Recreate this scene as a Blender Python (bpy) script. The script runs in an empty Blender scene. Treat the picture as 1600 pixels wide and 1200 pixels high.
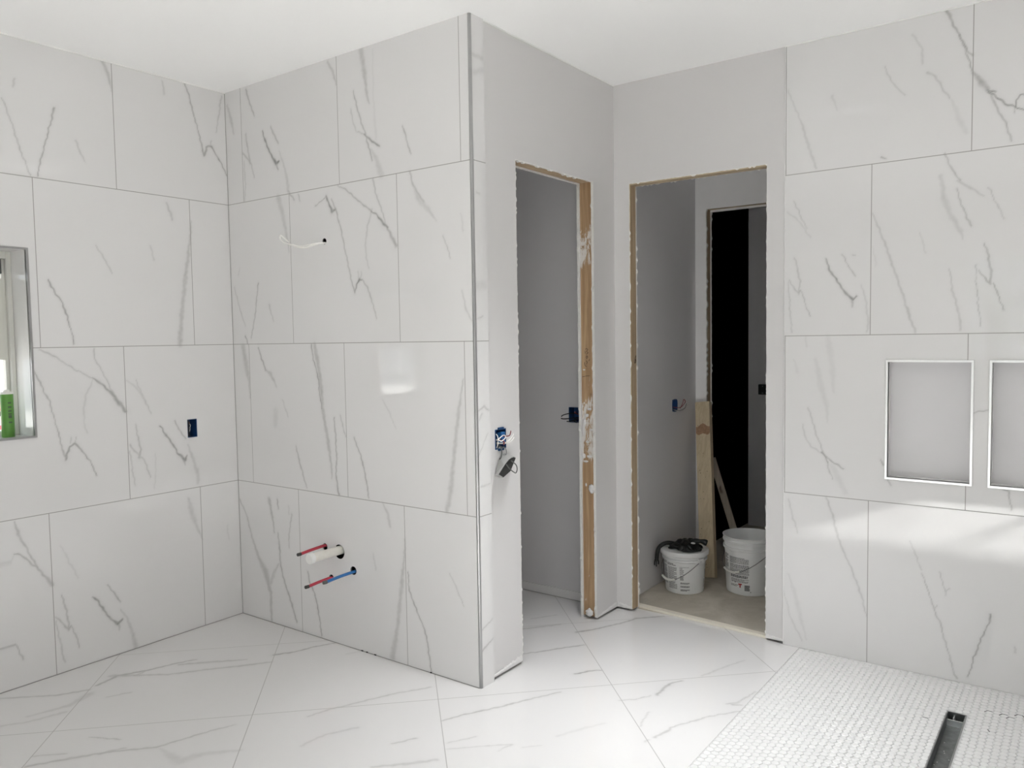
import bpy, bmesh, math, random
import numpy as np
from mathutils import Vector, Matrix

S = bpy.context.scene
COL = S.collection
# ------------------------------------------------------------------ camera
F_PX = 1238.19
cd = bpy.data.cameras.new('camera'); cam = bpy.data.objects.new('camera', cd); COL.objects.link(cam)
cd.sensor_fit = 'HORIZONTAL'; cd.sensor_width = 36.0; cd.lens = 36.0*F_PX/1600.0
cd.clip_start = 0.02; cd.clip_end = 200
R_ = Vector((0.80552925, 0.59235166, -0.01556046)); U_ = Vector((-0.02175371, 0.05580432, 0.99820472)); B_ = Vector((0.59215656, -0.8037446, 0.05783786))
m = Matrix((R_, U_, B_)).transposed().to_4x4(); m.translation = Vector((3.47275, -2.37054, 1.37806))
cam.matrix_world = m
S.camera = cam
# ------------------------------------------------------------------ view + world
vs = S.view_settings
S.display_settings.display_device = 'sRGB'
vs.view_transform = 'Standard'; vs.look = 'None'; vs.exposure = 0.0; vs.gamma = 1.0; vs.use_curve_mapping = False
w = bpy.data.worlds.new('overcast_sky'); S.world = w; w.use_nodes = True
bg = w.node_tree.nodes['Background']; bg.inputs[0].default_value = (0.90, 0.95, 1.0, 1); bg.inputs[1].default_value = 1.7
S.cycles.use_denoising = True; S.cycles.use_adaptive_sampling = False
S.cycles.max_bounces = 14; S.cycles.diffuse_bounces = 10; S.cycles.glossy_bounces = 6; S.cycles.transparent_max_bounces = 12
S.cycles.sample_clamp_indirect = 60.0
S.cycles.caustics_reflective = False; S.cycles.caustics_refractive = False

XB, YC, XT, ZC = 1.5539, 1.1108, 2.383, 2.6
XP, YP = 1.546, 1.1165         # painted wall faces (tile stands 8 mm / 6 mm proud)
YS, XE = -3.35, 4.75           # far south wall, east wall behind the camera
WIN2 = (2.52, 4.40, 0.60, 2.06) # south window x0 x1 z0 z1
WIN3 = (-1.9, -0.5, 0.9, 2.06)  # east window y0 y1 z0 z1
USE3 = False

FILL = (2.32, .04, .42)            # added ceiling recess for the fill lamp, just above the frame: x, y, side
sun = bpy.data.lights.new('sun', 'SUN'); sun.energy = 44; sun.angle = math.radians(5.0); sun.color = (1.0, .975, .945)
so = bpy.data.objects.new('sun', sun); COL.objects.link(so); so.rotation_euler = Vector((.30, -1.0, .80)).to_track_quat('Z', 'Y').to_euler()
sl = bpy.data.lights.new('ceiling_fill', 'AREA'); sl.shape = 'RECTANGLE'; sl.size = sl.size_y = FILL[2]-.02; sl.spread = math.radians(65); sl.energy = 7.6; sl.color = (.97, .985, 1.0)  # added fill lamp in the ceiling, tuned to brighten floor and lower walls
slo = bpy.data.objects.new('ceiling_fill', sl); COL.objects.link(slo); slo.location = (FILL[0], FILL[1], 2.66)

def portal(name, loc, size, rot):
    l = bpy.data.lights.new(name, 'AREA'); l.shape = 'RECTANGLE'; l.size, l.size_y = size
    l.cycles.is_portal = True
    o = bpy.data.objects.new(name, l); COL.objects.link(o); o.location = loc; o.rotation_euler = rot
    return o
portal('south_window_daylight', ((WIN2[0]+WIN2[1])/2, YS-0.16, (WIN2[2]+WIN2[3])/2), (WIN2[1]-WIN2[0], WIN2[3]-WIN2[2]), (math.radians(90), 0, 0))
if USE3: portal('east_window_daylight', (XE+0.16, (WIN3[0]+WIN3[1])/2, (WIN3[2]+WIN3[3])/2), (WIN3[1]-WIN3[0], WIN3[3]-WIN3[2]), (math.radians(90), 0, math.radians(90)))
portal('left_window_daylight', (-0.2, -1.24, 1.16), (0.56, 0.30), (math.radians(90), 0, math.radians(-90)))

# ------------------------------------------------------------------ materials
MATS = {}
def new_mat(name):
    m = bpy.data.materials.new(name); m.use_nodes = True; nt = m.node_tree; nt.nodes.clear()
    out = nt.nodes.new('ShaderNodeOutputMaterial'); b = nt.nodes.new('ShaderNodeBsdfPrincipled')
    nt.links.new(b.outputs[0], out.inputs[0]); MATS[name] = m
    return m, nt, b
def N(nt, t, **kw):
    n = nt.nodes.new(t)
    for k, v in kw.items(): setattr(n, k, v)
    return n
def mth(nt, op, a, b=None, c=None):
    n = nt.nodes.new('ShaderNodeMath'); n.operation = op
    for i, v in enumerate((a, b, c)):
        if v is None: continue
        if isinstance(v, (int, float)): n.inputs[i].default_value = v
        else: nt.links.new(v, n.inputs[i])
    return n.outputs[0]
def mixc(nt, f, a, b):
    n = nt.nodes.new('ShaderNodeMix'); n.data_type = 'RGBA'
    for idx, v in ((0, f), (6, a), (7, b)):
        if isinstance(v, (int, float)): n.inputs[idx].default_value = v
        elif isinstance(v, tuple): n.inputs[idx].default_value = (*v[:3], 1)
        else: nt.links.new(v, n.inputs[idx])
    return n.outputs[2]
def ramp(nt, v, lo, hi):
    n = nt.nodes.new('ShaderNodeMapRange'); n.interpolation_type = 'SMOOTHSTEP'
    nt.links.new(v, n.inputs[0]); n.inputs[1].default_value = lo; n.inputs[2].default_value = hi
    return n.outputs[0]
def noise(nt, vec, scale, detail=4, rough=.5, dist=0.0):
    n = nt.nodes.new('ShaderNodeTexNoise'); n.inputs['Scale'].default_value = scale; n.inputs['Detail'].default_value = detail
    n.inputs['Roughness'].default_value = rough; n.inputs['Distortion'].default_value = dist
    if vec is not None: nt.links.new(vec, n.inputs['Vector'])
    return n.outputs[0]
def plain(name, col, rough=.5, metal=0.0, var=.04, nscale=12, bump=0.0, spec=None, coat=0.0):
    m, nt, b = new_mat(name)
    tc = N(nt, 'ShaderNodeTexCoord'); f = noise(nt, tc.outputs['Object'], nscale)
    c0 = tuple(max(0, c*(1-var)) for c in col); c1 = tuple(min(1, c*(1+var)) for c in col)
    nt.links.new(mixc(nt, f, c0, c1), b.inputs['Base Color'])
    b.inputs['Roughness'].default_value = rough; b.inputs['Metallic'].default_value = metal
    if spec is not None: b.inputs['Specular IOR Level'].default_value = spec
    b.inputs['Coat Weight'].default_value = coat
    if bump:
        bp = N(nt, 'ShaderNodeBump'); bp.inputs['Strength'].default_value = bump; bp.inputs['Distance'].default_value = .002
        nt.links.new(noise(nt, tc.outputs['Object'], nscale*8), bp.inputs['Height']); nt.links.new(bp.outputs[0], b.inputs['Normal'])
    return m

TILE_COL = (0.745, 0.738, 0.735); VEIN_COL = (0.19, 0.188, 0.18)
def tile_mat(name, kind, rough=.035, pitch=.6857, o_even=0.0, o_odd=0.0, rows=(), axis='x'):
    """glazed marble-look porcelain: veins ride on the mesh attribute 'vein', the joints are worked out from position"""
    m, nt, b = new_mat(name)
    geo = N(nt, 'ShaderNodeNewGeometry'); sep = N(nt, 'ShaderNodeSeparateXYZ'); nt.links.new(geo.outputs['Position'], sep.inputs[0])
    X, Y, Z = sep.outputs
    hw = .0016
    def stripe(v, off, p, h=hw):      # 1 inside the joint
        t = mth(nt, 'DIVIDE', mth(nt, 'SUBTRACT', v, off), p)
        t = mth(nt, 'ABSOLUTE', mth(nt, 'SUBTRACT', mth(nt, 'FRACT', mth(nt, 'ADD', t, 100.5)), .5))
        return mth(nt, 'LESS_THAN', mth(nt, 'MULTIPLY', t, p), h)
    if kind == 'wall':
        u = X if axis == 'x' else Y
        g = None
        for r in rows:
            k = mth(nt, 'LESS_THAN', mth(nt, 'ABSOLUTE', mth(nt, 'SUBTRACT', Z, r)), hw)
            g = k if g is None else mth(nt, 'MAXIMUM', g, k)
        odd1 = mth(nt, 'MULTIPLY', mth(nt, 'GREATER_THAN', Z, rows[0]), mth(nt, 'LESS_THAN', Z, rows[1]))
        odd = mth(nt, 'ADD', odd1, mth(nt, 'GREATER_THAN', Z, rows[2]))
        if o_odd is not None:
            vj = mth(nt, 'ADD', mth(nt, 'MULTIPLY', stripe(u, o_odd, pitch), odd), mth(nt, 'MULTIPLY', stripe(u, o_even, pitch), mth(nt, 'SUBTRACT', 1.0, odd)))
            g = mth(nt, 'MAXIMUM', g, vj)
        cell = mth(nt, 'ADD', mth(nt, 'FLOOR', mth(nt, 'DIVIDE', Z, .686)), mth(nt, 'FLOOR', mth(nt, 'DIVIDE', u, pitch)))
    else:
        a = mth(nt, 'ADD', X, Y); c = mth(nt, 'SUBTRACT', X, Y)
        g = mth(nt, 'MAXIMUM', stripe(a, .3375, .9705, hw*1.414), stripe(c, .655, .98, hw*1.414))
        cell = a
    at = N(nt, 'ShaderNodeAttribute', attribute_name='vein'); vv = at.outputs['Fac']
    nz = noise(nt, geo.outputs['Position'], 34, 5, .65); nz2 = noise(nt, geo.outputs['Position'], 1.6, 5, .6, .6)
    vv = mth(nt, 'MULTIPLY', vv, mth(nt, 'ADD', .35, mth(nt, 'MULTIPLY', nz, 1.3)))
    cloud = mth(nt, 'MULTIPLY', ramp(nt, nz2, .52, .8), .07)
    base = mixc(nt, cloud, TILE_COL, (0.56, 0.557, 0.555))
    base = mixc(nt, mth(nt, 'MINIMUM', vv, 1.0), base, VEIN_COL)
    base = mixc(nt, g, base, (0.33, 0.325, 0.31) if kind == 'wall' else (0.38, 0.375, 0.365))
    nt.links.new(base, b.inputs['Base Color'])
    nt.links.new(mth(nt, 'ADD', rough, mth(nt, 'MULTIPLY', g, .6)), b.inputs['Roughness'])
    b.inputs['IOR'].default_value = 1.6
    bp = N(nt, 'ShaderNodeBump'); bp.inputs['Strength'].default_value = .02; bp.inputs['Distance'].default_value = .01
    nt.links.new(noise(nt, geo.outputs['Position'], 3.0, 1), bp.inputs['Height']); nt.links.new(bp.outputs[0], b.inputs['Normal'])
    return m
ROWS = (.684, 1.3685, 2.0565)
tile_mat('tile_left', 'wall', axis='y', o_odd=-.557, o_even=-.2115, pitch=.689, rows=ROWS)
tile_mat('tile_mid', 'wall', axis='x', o_odd=.1265, o_even=.4695, pitch=.6863, rows=ROWS)
tile_mat('tile_right', 'wall', axis='x', o_odd=3.0795, o_even=2.7295, pitch=.6935, rows=ROWS)
tile_mat('tile_strip', 'wall', axis='y', o_odd=None, rows=ROWS)
tile_mat('tile_floor', 'floor', rough=.05)
plain('tile_plain', (0.79, 0.785, 0.78), .08, var=.03, nscale=2)
plain('paint', (0.67, 0.658, 0.655), .55, var=.015, nscale=3)
plain('paint_hall_lit', (0.86, 0.85, 0.85), .6, var=.02)  # hall back wall: raised base colour stands in for missing hall light
plain('paint_inner', (0.69, 0.68, 0.69), .6, var=.02, nscale=3)
plain('ceiling_paint', (0.93, 0.93, 0.925), .8, var=.01, nscale=2)
plain('caulk', (0.85, 0.85, 0.83), .4)
plain('gypsum', (0.82, 0.81, 0.78), .85, var=.08, nscale=60, bump=.5)
plain('compound', (0.74, 0.73, 0.725), .7, var=.05, nscale=40, bump=.4)
plain('metal', (0.93, 0.93, 0.93), .32, metal=1.0, var=.05, nscale=30)
plain('metal_dull', (0.42, 0.42, 0.42), .38, metal=1.0, var=.1, nscale=30)
plain('steel_dirty', (0.17, 0.18, 0.18), .35, metal=.8, var=.5, nscale=45, bump=.2)
plain('joint', (0.30, 0.295, 0.285), .8)
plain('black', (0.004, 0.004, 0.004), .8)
plain('unlit_black', (0.006, 0.006, 0.006), .95, spec=0.0)  # near-black base colour in place of missing light
plain('blue_box', (0.012, 0.055, 0.16), .35, var=.25, nscale=40)
plain('red_pipe', (0.50, 0.045, 0.075), .35, var=.12, nscale=30)
plain('blue_pipe', (0.03, 0.16, 0.42), .35, var=.1, nscale=30)
plain('dark_plug', (0.035, 0.035, 0.03), .5)
plain('grey_plug', (0.10, 0.105, 0.10), .5)
plain('pvc', (0.74, 0.72, 0.66), .4, var=.12, nscale=25)
plain('pvc_cap', (0.80, 0.80, 0.78), .35)
plain('white_wire', (0.88, 0.87, 0.84), .4)
plain('red_wire', (0.22, 0.05, 0.06), .4)
plain('black_wire', (0.015, 0.015, 0.017), .4)
plain('copper', (0.55, 0.27, 0.18), .35, metal=.7)
plain('grey_shell', (0.36, 0.36, 0.35), .5, var=.1)
plain('dark_face', (0.03, 0.03, 0.03), .6, var=.4, nscale=60)
plain('vinyl', (0.62, 0.62, 0.58), .4, var=.03)
plain('blind', (0.60, 0.60, 0.55), .6, var=.03)
plain('green_tube', (0.10, 0.27, 0.045), .35, var=.15, nscale=20)
plain('tube_cap', (0.80, 0.80, 0.76), .4)
plain('bucket', (0.80, 0.81, 0.81), .38, var=.03)
plain('bucket_lid', (0.76, 0.76, 0.76), .4, var=.03)
plain('print_grey', (0.17, 0.17, 0.175), .5)
plain('print_dark', (0.05, 0.05, 0.055), .5)
plain('print_red', (0.40, 0.03, 0.03), .5)
plain('handle_wire', (0.30, 0.30, 0.31), .35, metal=.9)
plain('glove', (0.006, 0.007, 0.007), .42, var=.3, nscale=30, bump=.6)
plain('hex_tile', (0.74, 0.74, 0.735), .3, var=.03, nscale=40)
plain('hex_grout', (0.62, 0.62, 0.62), .8)
plain('strip_wood', (0.80, 0.755, 0.66), .6, var=.06, nscale=30)
plain('siding', (0.85, 0.85, 0.84), .7); plain('red_trim', (0.45, 0.05, 0.06), .6)
plain('leaf', (0.06, 0.10, 0.035), .6, var=.5, nscale=5); plain('bark', (0.10, 0.07, 0.05), .9)
plain('ground', (0.42, 0.42, 0.41), .9, var=.15)
plain('mark_ink', (0.05, 0.03, 0.02), .7)

def subfloor_mat():
    m, nt, b = new_mat('subfloor'); tc = N(nt, 'ShaderNodeTexCoord')
    f = noise(nt, tc.outputs['Object'], 5, 6, .65, .4)
    c = mixc(nt, ramp(nt, f, .35, .7), (0.47, 0.43, 0.36), (0.62, 0.575, 0.50))
    f2 = noise(nt, tc.outputs['Object'], 22, 4, .6, 1.5)
    c = mixc(nt, mth(nt, 'MULTIPLY', ramp(nt, f2, .66, .74), .6), c, (0.22, 0.19, 0.15))
    f3 = noise(nt, tc.outputs['Object'], 14, 3, .5, .8)
    c = mixc(nt, mth(nt, 'MULTIPLY', ramp(nt, f3, .68, .76), .5), c, (0.62, 0.58, 0.52))
    nt.links.new(c, b.inputs['Base Color']); b.inputs['Roughness'].default_value = .75
subfloor_mat()
def wood_mat(name, c0, c1, axis='z', smear=None, knot=(0.10, 0.05, 0.03)):
    m, nt, b = new_mat(name); geo = N(nt, 'ShaderNodeTexCoord')
    mp = N(nt, 'ShaderNodeMapping'); nt.links.new(geo.outputs['Object'], mp.inputs[0])
    s = {'z': (26, 26, 1.1), 'y': (26, 1.1, 26), 'x': (1.1, 26, 26)}[axis]
    mp.inputs['Scale'].default_value = s
    g = noise(nt, mp.outputs[0], 2.2, 5, .6, .9)
    c = mixc(nt, ramp(nt, g, .3, .72), c0, c1)
    mp2 = N(nt, 'ShaderNodeMapping'); nt.links.new(geo.outputs['Object'], mp2.inputs[0])
    s2 = {'z': (16, 16, 6), 'y': (16, 6, 16), 'x': (6, 16, 16)}[axis]; mp2.inputs['Scale'].default_value = s2
    k = noise(nt, mp2.outputs[0], 1.0, 2, .4)
    c = mixc(nt, mth(nt, 'MULTIPLY', ramp(nt, k, .70, .75), .85), c, knot)
    if smear:
        mp3 = N(nt, 'ShaderNodeMapping'); nt.links.new(geo.outputs['Object'], mp3.inputs[0]); mp3.inputs['Scale'].default_value = (30, 30, 7)
        sm = noise(nt, mp3.outputs[0], 1.0, 5, .7, 1.2)
        sp = N(nt, 'ShaderNodeSeparateXYZ'); nt.links.new(geo.outputs['Object'], sp.inputs[0])
        mask = None
        for z0, z1 in smear:
            a = mth(nt, 'MULTIPLY', ramp(nt, sp.outputs[2], z0-.06, z0+.05), mth(nt, 'SUBTRACT', 1.0, ramp(nt, sp.outputs[2], z1-.05, z1+.06)))
            mask = a if mask is None else mth(nt, 'MAXIMUM', mask, a)
        th = mth(nt, 'ADD', mth(nt, 'SUBTRACT', sm, mth(nt, 'MULTIPLY', mth(nt, 'SUBTRACT', 1.0, mask), .22)), .035)
        c = mixc(nt, mth(nt, 'MULTIPLY', ramp(nt, th, .47, .56), .85), c, (0.78, 0.77, 0.74))
    nt.links.new(c, b.inputs['Base Color']); b.inputs['Roughness'].default_value = .7
wood_mat('stud_wood', (0.34, 0.21, 0.11), (0.52, 0.36, 0.21), 'z', smear=((1.72, 1.92), (.78, 1.08)))
wood_mat('stud_wood_plain', (0.36, 0.26, 0.165), (0.50, 0.39, 0.26), 'z')
wood_mat('header_wood_y', (0.42, 0.31, 0.20), (0.54, 0.42, 0.28), 'y')
wood_mat('header_wood_x', (0.42, 0.33, 0.22), (0.52, 0.43, 0.30), 'x')
wood_mat('board_wood', (0.52, 0.42, 0.28), (0.63, 0.53, 0.37), 'z', knot=(0.16, 0.09, 0.05))
wood_mat('board_wood_grey', (0.40, 0.36, 0.29), (0.50, 0.45, 0.37), 'z')
def glass_mat():
    m, nt, b = new_mat('pane_glass'); nt.nodes.remove(b)
    out = [n for n in nt.nodes if n.type == 'OUTPUT_MATERIAL'][0]
    t = N(nt, 'ShaderNodeBsdfTransparent'); t.inputs[0].default_value = (.96, .97, .97, 1); g = N(nt, 'ShaderNodeBsdfGlossy'); g.inputs['Roughness'].default_value = .02
    fr = N(nt, 'ShaderNodeFresnel'); fr.inputs[0].default_value = 1.45; mx = N(nt, 'ShaderNodeMixShader')
    ge = N(nt, 'ShaderNodeNewGeometry'); nt.links.new(mth(nt, 'MULTIPLY', fr.outputs[0], mth(nt, 'SUBTRACT', 1.0, ge.outputs['Backfacing'])), mx.inputs[0]); nt.links.new(t.outputs[0], mx.inputs[1]); nt.links.new(g.outputs[0], mx.inputs[2]); nt.links.new(mx.outputs[0], out.inputs[0])
glass_mat()

# ------------------------------------------------------------------ mesh helpers
class MB:
    def __init__(s): s.v = []; s.f = []
    def add(s, vs, fs):
        n = len(s.v); s.v += [tuple(map(float, v)) for v in vs]; s.f += [tuple(n+i for i in f) for f in fs]; return s
    def box(s, x0, x1, y0, y1, z0, z1):
        return s.add([(x0,y0,z0),(x1,y0,z0),(x1,y1,z0),(x0,y1,z0),(x0,y0,z1),(x1,y0,z1),(x1,y1,z1),(x0,y1,z1)],
                     [(3,2,1,0),(4,5,6,7),(0,1,5,4),(1,2,6,5),(2,3,7,6),(3,0,4,7)])
    def prism(s, a, b):     # two rings of equal length, capped
        n = len(a)
        return s.add(list(a)+list(b), [(i,(i+1)%n,n+(i+1)%n,n+i) for i in range(n)]+[tuple(range(n-1,-1,-1)), tuple(range(n,2*n))])
    def tube(s, pts, r, n=10, cap=True, smooth=True):
        pts = [Vector(p) for p in pts]
        if smooth and len(pts) > 2:
            q = []
            for i in range(len(pts)-1):
                p0 = pts[max(i-1,0)]; p1 = pts[i]; p2 = pts[i+1]; p3 = pts[min(i+2,len(pts)-1)]
                for k in range(6):
                    t = k/6; q.append(.5*((2*p1)+(p2-p0)*t+(2*p0-5*p1+4*p2-p3)*t*t+(3*p1-p0-3*p2+p3)*t**3))
            q.append(pts[-1]); pts = q
        rr = r if callable(r) else (lambda t: r)
        rings = []; up = Vector((0.13,0.21,1)).normalized(); base = len(s.v); L = len(pts)
        prev = None
        for i, p in enumerate(pts):
            d = (pts[min(i+1,L-1)]-pts[max(i-1,0)]).normalized()
            if prev is None:
                a = d.cross(up); a = d.cross(Vector((1,0,0))) if a.length < .1 else a
            else: a = prev - d*prev.dot(d)
            a.normalize(); prev = a; b = d.cross(a); rad = rr(i/(L-1))
            for k in range(n):
                an = 2*math.pi*k/n; s.v.append(tuple(p+(a*math.cos(an)+b*math.sin(an))*rad))
        for i in range(L-1):
            for k in range(n):
                s.f.append((base+i*n+k, base+i*n+(k+1)%n, base+(i+1)*n+(k+1)%n, base+(i+1)*n+k))
        if cap: s.f.append(tuple(base+k for k in range(n-1,-1,-1))); s.f.append(tuple(base+(L-1)*n+k for k in range(n)))
        return s
    def lathe(s, prof, c=(0,0,0), n=64, axis='z', cap0=True, cap1=True):
        base = len(s.v)
        for r, h in prof:
            for k in range(n):
                a = 2*math.pi*k/n; x, y = r*math.cos(a), r*math.sin(a)
                v = (x,y,h) if axis == 'z' else ((x,h,y) if axis == 'y' else (h,x,y))
                s.v.append((v[0]+c[0], v[1]+c[1], v[2]+c[2]))
        for i in range(len(prof)-1):
            for k in range(n): s.f.append((base+i*n+k, base+i*n+(k+1)%n, base+(i+1)*n+(k+1)%n, base+(i+1)*n+k))
        if cap0: s.f.append(tuple(base+k for k in range(n-1,-1,-1)))
        if cap1: s.f.append(tuple(base+(len(prof)-1)*n+k for k in range(n)))
        return s
    def build(s, name, mat, parent=None, smooth=False, bevel=0, kind=None, loc=None):
        me = bpy.data.meshes.new(name); me.from_pydata(s.v, [], s.f)
        bm = bmesh.new(); bm.from_mesh(me); bmesh.ops.recalc_face_normals(bm, faces=bm.faces); bm.to_mesh(me); bm.free()
        me.materials.append(MATS[mat])
        if smooth:
            for p in me.polygons: p.use_smooth = True
            try: me.set_sharp_from_angle(angle=math.radians(38))
            except Exception: pass
        o = bpy.data.objects.new(name, me); COL.objects.link(o)
        if parent is not None: o.parent = parent; 
        if parent is not None and parent.type == 'EMPTY':
            me.transform(Matrix.Translation(-Vector(parent.location)))
        elif parent is not None and parent.parent is not None and parent.parent.type == 'EMPTY':
            me.transform(Matrix.Translation(-Vector(parent.parent.location)))
        if bevel:
            md = o.modifiers.new('bevel', 'BEVEL'); md.width = bevel; md.segments = 2; md.limit_method = 'ANGLE'
        if kind: o['kind'] = kind
        return o
def thing(name, label, cat, loc, group=None):
    o = bpy.data.objects.new(name, None); COL.objects.link(o); o.location = loc; o.empty_display_size = .05
    o['label'] = label; o['category'] = cat
    if group: o['group'] = group
    return o
def tag(o, label, cat, group=None):
    o['label'] = label; o['category'] = cat
    if group: o['group'] = group
    return o

def seg_field(P, veins):
    """vein strength at the points P (n,2): widest/darkest trace wins, edges soft"""
    out = np.zeros(len(P)); rs = np.random.RandomState(5)
    warp = 1.5*np.stack([np.sin(P[:,0]*97+np.sin(P[:,1]*61)*2.1)+.6*np.sin(P[:,1]*233+1.3), np.sin(P[:,1]*89+np.sin(P[:,0]*71)*1.9)+.6*np.sin(P[:,0]*211+.4)], 1)*.0011
    Q = P+warp
    for dk, pts in veins:
        a = np.array(pts)
        lo = a[:,:2].min(0)-a[:,2].max()*1.4-.015; hi = a[:,:2].max(0)+a[:,2].max()*1.4+.015
        idx = np.where((Q[:,0]>lo[0])&(Q[:,0]<hi[0])&(Q[:,1]>lo[1])&(Q[:,1]<hi[1]))[0]
        if not len(idx): continue
        q = Q[idx]; best = np.zeros(len(idx))
        for i in range(len(a)-1):
            p0, p1 = a[i], a[i+1]; d = p1[:2]-p0[:2]; L2 = d@d+1e-12
            t = np.clip(((q-p0[:2])@d)/L2, 0, 1); r = np.linalg.norm(q-(p0[:2]+t[:,None]*d), axis=1)
            hw = (p0[2]+(p1[2]-p0[2])*t)*.5+.0022
            e = np.clip((r/hw), 0, 1); s = 1-e*e*(3-2*e)
            wide = np.clip((hw-.008)/.02, 0, 1)
            s = np.where(wide>0, s*(1-wide)+wide*np.clip((1-e)*1.35, 0, 1), s); s = np.maximum(s, .15*np.exp(-(r/(hw*1.3+.003))**2))
            best = np.maximum(best, s)
        out[idx] = np.maximum(out[idx], best*dk)
    return out

def panel(name, mat, frame, u0, u1, v0, v1, depth, holes=(), circles=(), veins=None, fine=None, step=.004, parent=None, rag=(), kind='structure'):
    """a wall or floor sheet with real thickness: fine front grid (veins as an attribute), openings cut through.
    frame = (origin, U, V, Nout)"""
    O, U, V, Nn = [np.array(a, float) for a in frame]
    def lines(a, b, key):
        s = {a, b}
        for h in holes: s |= {h[2*key], h[2*key+1]}
        for c in circles: s |= {c[key]-c[2]-.012, c[key]+c[2]+.012}
        if fine:
            lo, hi = fine[2*key], fine[2*key+1]
            s |= {round(x, 5) for x in np.arange(lo, hi, step)}
        return sorted(x for x in s if a <= x <= b)
    us = lines(u0, u1, 0); vs_ = lines(v0, v1, 1)
    def dedupe(L, keep):
        out = [L[0]]
        for x in L[1:]:
            if x-out[-1] < step*.3:
                if any(abs(x-k) < 1e-6 for k in keep): out[-1] = x
                continue
            out.append(x)
        return out
    ku = [u0, u1]+[h[i] for h in holes for i in (0,1)]; kv = [v0, v1]+[h[i] for h in holes for i in (2,3)]
    us = np.array(dedupe(us, ku)); vs_ = np.array(dedupe(vs_, kv))
    nu, nv = len(us), len(vs_)
    UU, VV = np.meshgrid(us, vs_, indexing='ij')
    P2 = np.stack([UU.ravel(), VV.ravel()], 1)
    cu = (us[:-1]+us[1:])/2; cv = (vs_[:-1]+vs_[1:])/2
    CU, CV = np.meshgrid(cu, cv, indexing='ij'); keep = np.ones(CU.shape, bool)
    for a, b, c, d in holes: keep &= ~((CU>a)&(CU<b)&(CV>c)&(CV<d))
    for a, b, r in circles: keep &= ~((CU-a)**2+(CV-b)**2 < r*r)
    ii, jj = np.where(keep)
    q = np.stack([ii*nv+jj, (ii+1)*nv+jj, (ii+1)*nv+jj+1, ii*nv+jj+1], 1)
    vein = seg_field(P2, veins) if veins else None
    for a, b, r in circles:      # round the cut
        d = P2-np.array((a, b)); L = np.linalg.norm(d, axis=1); sel = np.abs(L-r) < step*.75
        P2[sel] = np.array((a, b))+d[sel]/L[sel][:,None]*r
    verts = O+P2[:,:1]*U+P2[:,1:]*V
    # slab behind the face: coarse cells
    hs = list(holes)+[(c[0]-c[2]-.012, c[0]+c[2]+.012, c[1]-c[2]-.012, c[1]+c[2]+.012) for c in circles]
    gu = sorted({u0, u1}|{h[i] for h in hs for i in (0,1) if u0 < h[i] < u1}); gv = sorted({v0, v1}|{h[i] for h in hs for i in (2,3) if v0 < h[i] < v1})
    bv = []; bf = []
    for a, b in zip(gu[:-1], gu[1:]):
        for c, d in zip(gv[:-1], gv[1:]):
            mu, mv = (a+b)/2, (c+d)/2
            if any(h[0] < mu < h[1] and h[2] < mv < h[3] for h in hs): continue
            n = len(bv)
            for dep in (.0005, depth):
                for (x, y) in ((a,c),(b,c),(b,d),(a,d)): bv.append(O+x*U+y*V-Nn*dep)
            bf += [(n,n+1,n+2,n+3),(n+7,n+6,n+5,n+4),(n,n+4,n+5,n+1),(n+1,n+5,n+6,n+2),(n+2,n+6,n+7,n+3),(n+3,n+7,n+4,n)]
    # a thin lip joining face and slab round the rim
    n = len(bv)
    nvg = len(verts); allv = np.vstack([verts, np.array(bv)]) if bv else verts
    bf = np.array(bf)+nvg
    # orient front faces along N
    if np.dot(np.cross(U, V), Nn) < 0: q = q[:, ::-1]
    faces = np.vstack([q, bf])
    me = bpy.data.meshes.new(name); me.vertices.add(len(allv)); me.vertices.foreach_set('co', allv.ravel())
    me.loops.add(faces.size); me.loops.foreach_set('vertex_index', faces.ravel().astype(np.int32))
    me.polygons.add(len(faces)); me.polygons.foreach_set('loop_start', np.arange(0, faces.size, 4, dtype=np.int32)); me.polygons.foreach_set('loop_total', np.full(len(faces), 4, np.int32))
    me.update(calc_edges=True)
    at = me.attributes.new('vein', 'FLOAT', 'POINT'); vals = np.zeros(len(allv)); 
    if vein is not None: vals[:len(vein)] = vein
    at.data.foreach_set('value', vals.astype(np.float32))
    me.materials.append(MATS[mat]); me.validate()
    # drop unused grid points inside openings
    bm = bmesh.new(); bm.from_mesh(me); loose = [v for v in bm.verts if not v.link_faces]; bmesh.ops.delete(bm, geom=loose, context='VERTS'); bm.to_mesh(me); bm.free()
    o = bpy.data.objects.new(name, me); COL.objects.link(o)
    if parent is not None: o.parent = parent
    if kind: o['kind'] = kind
    return o
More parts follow.
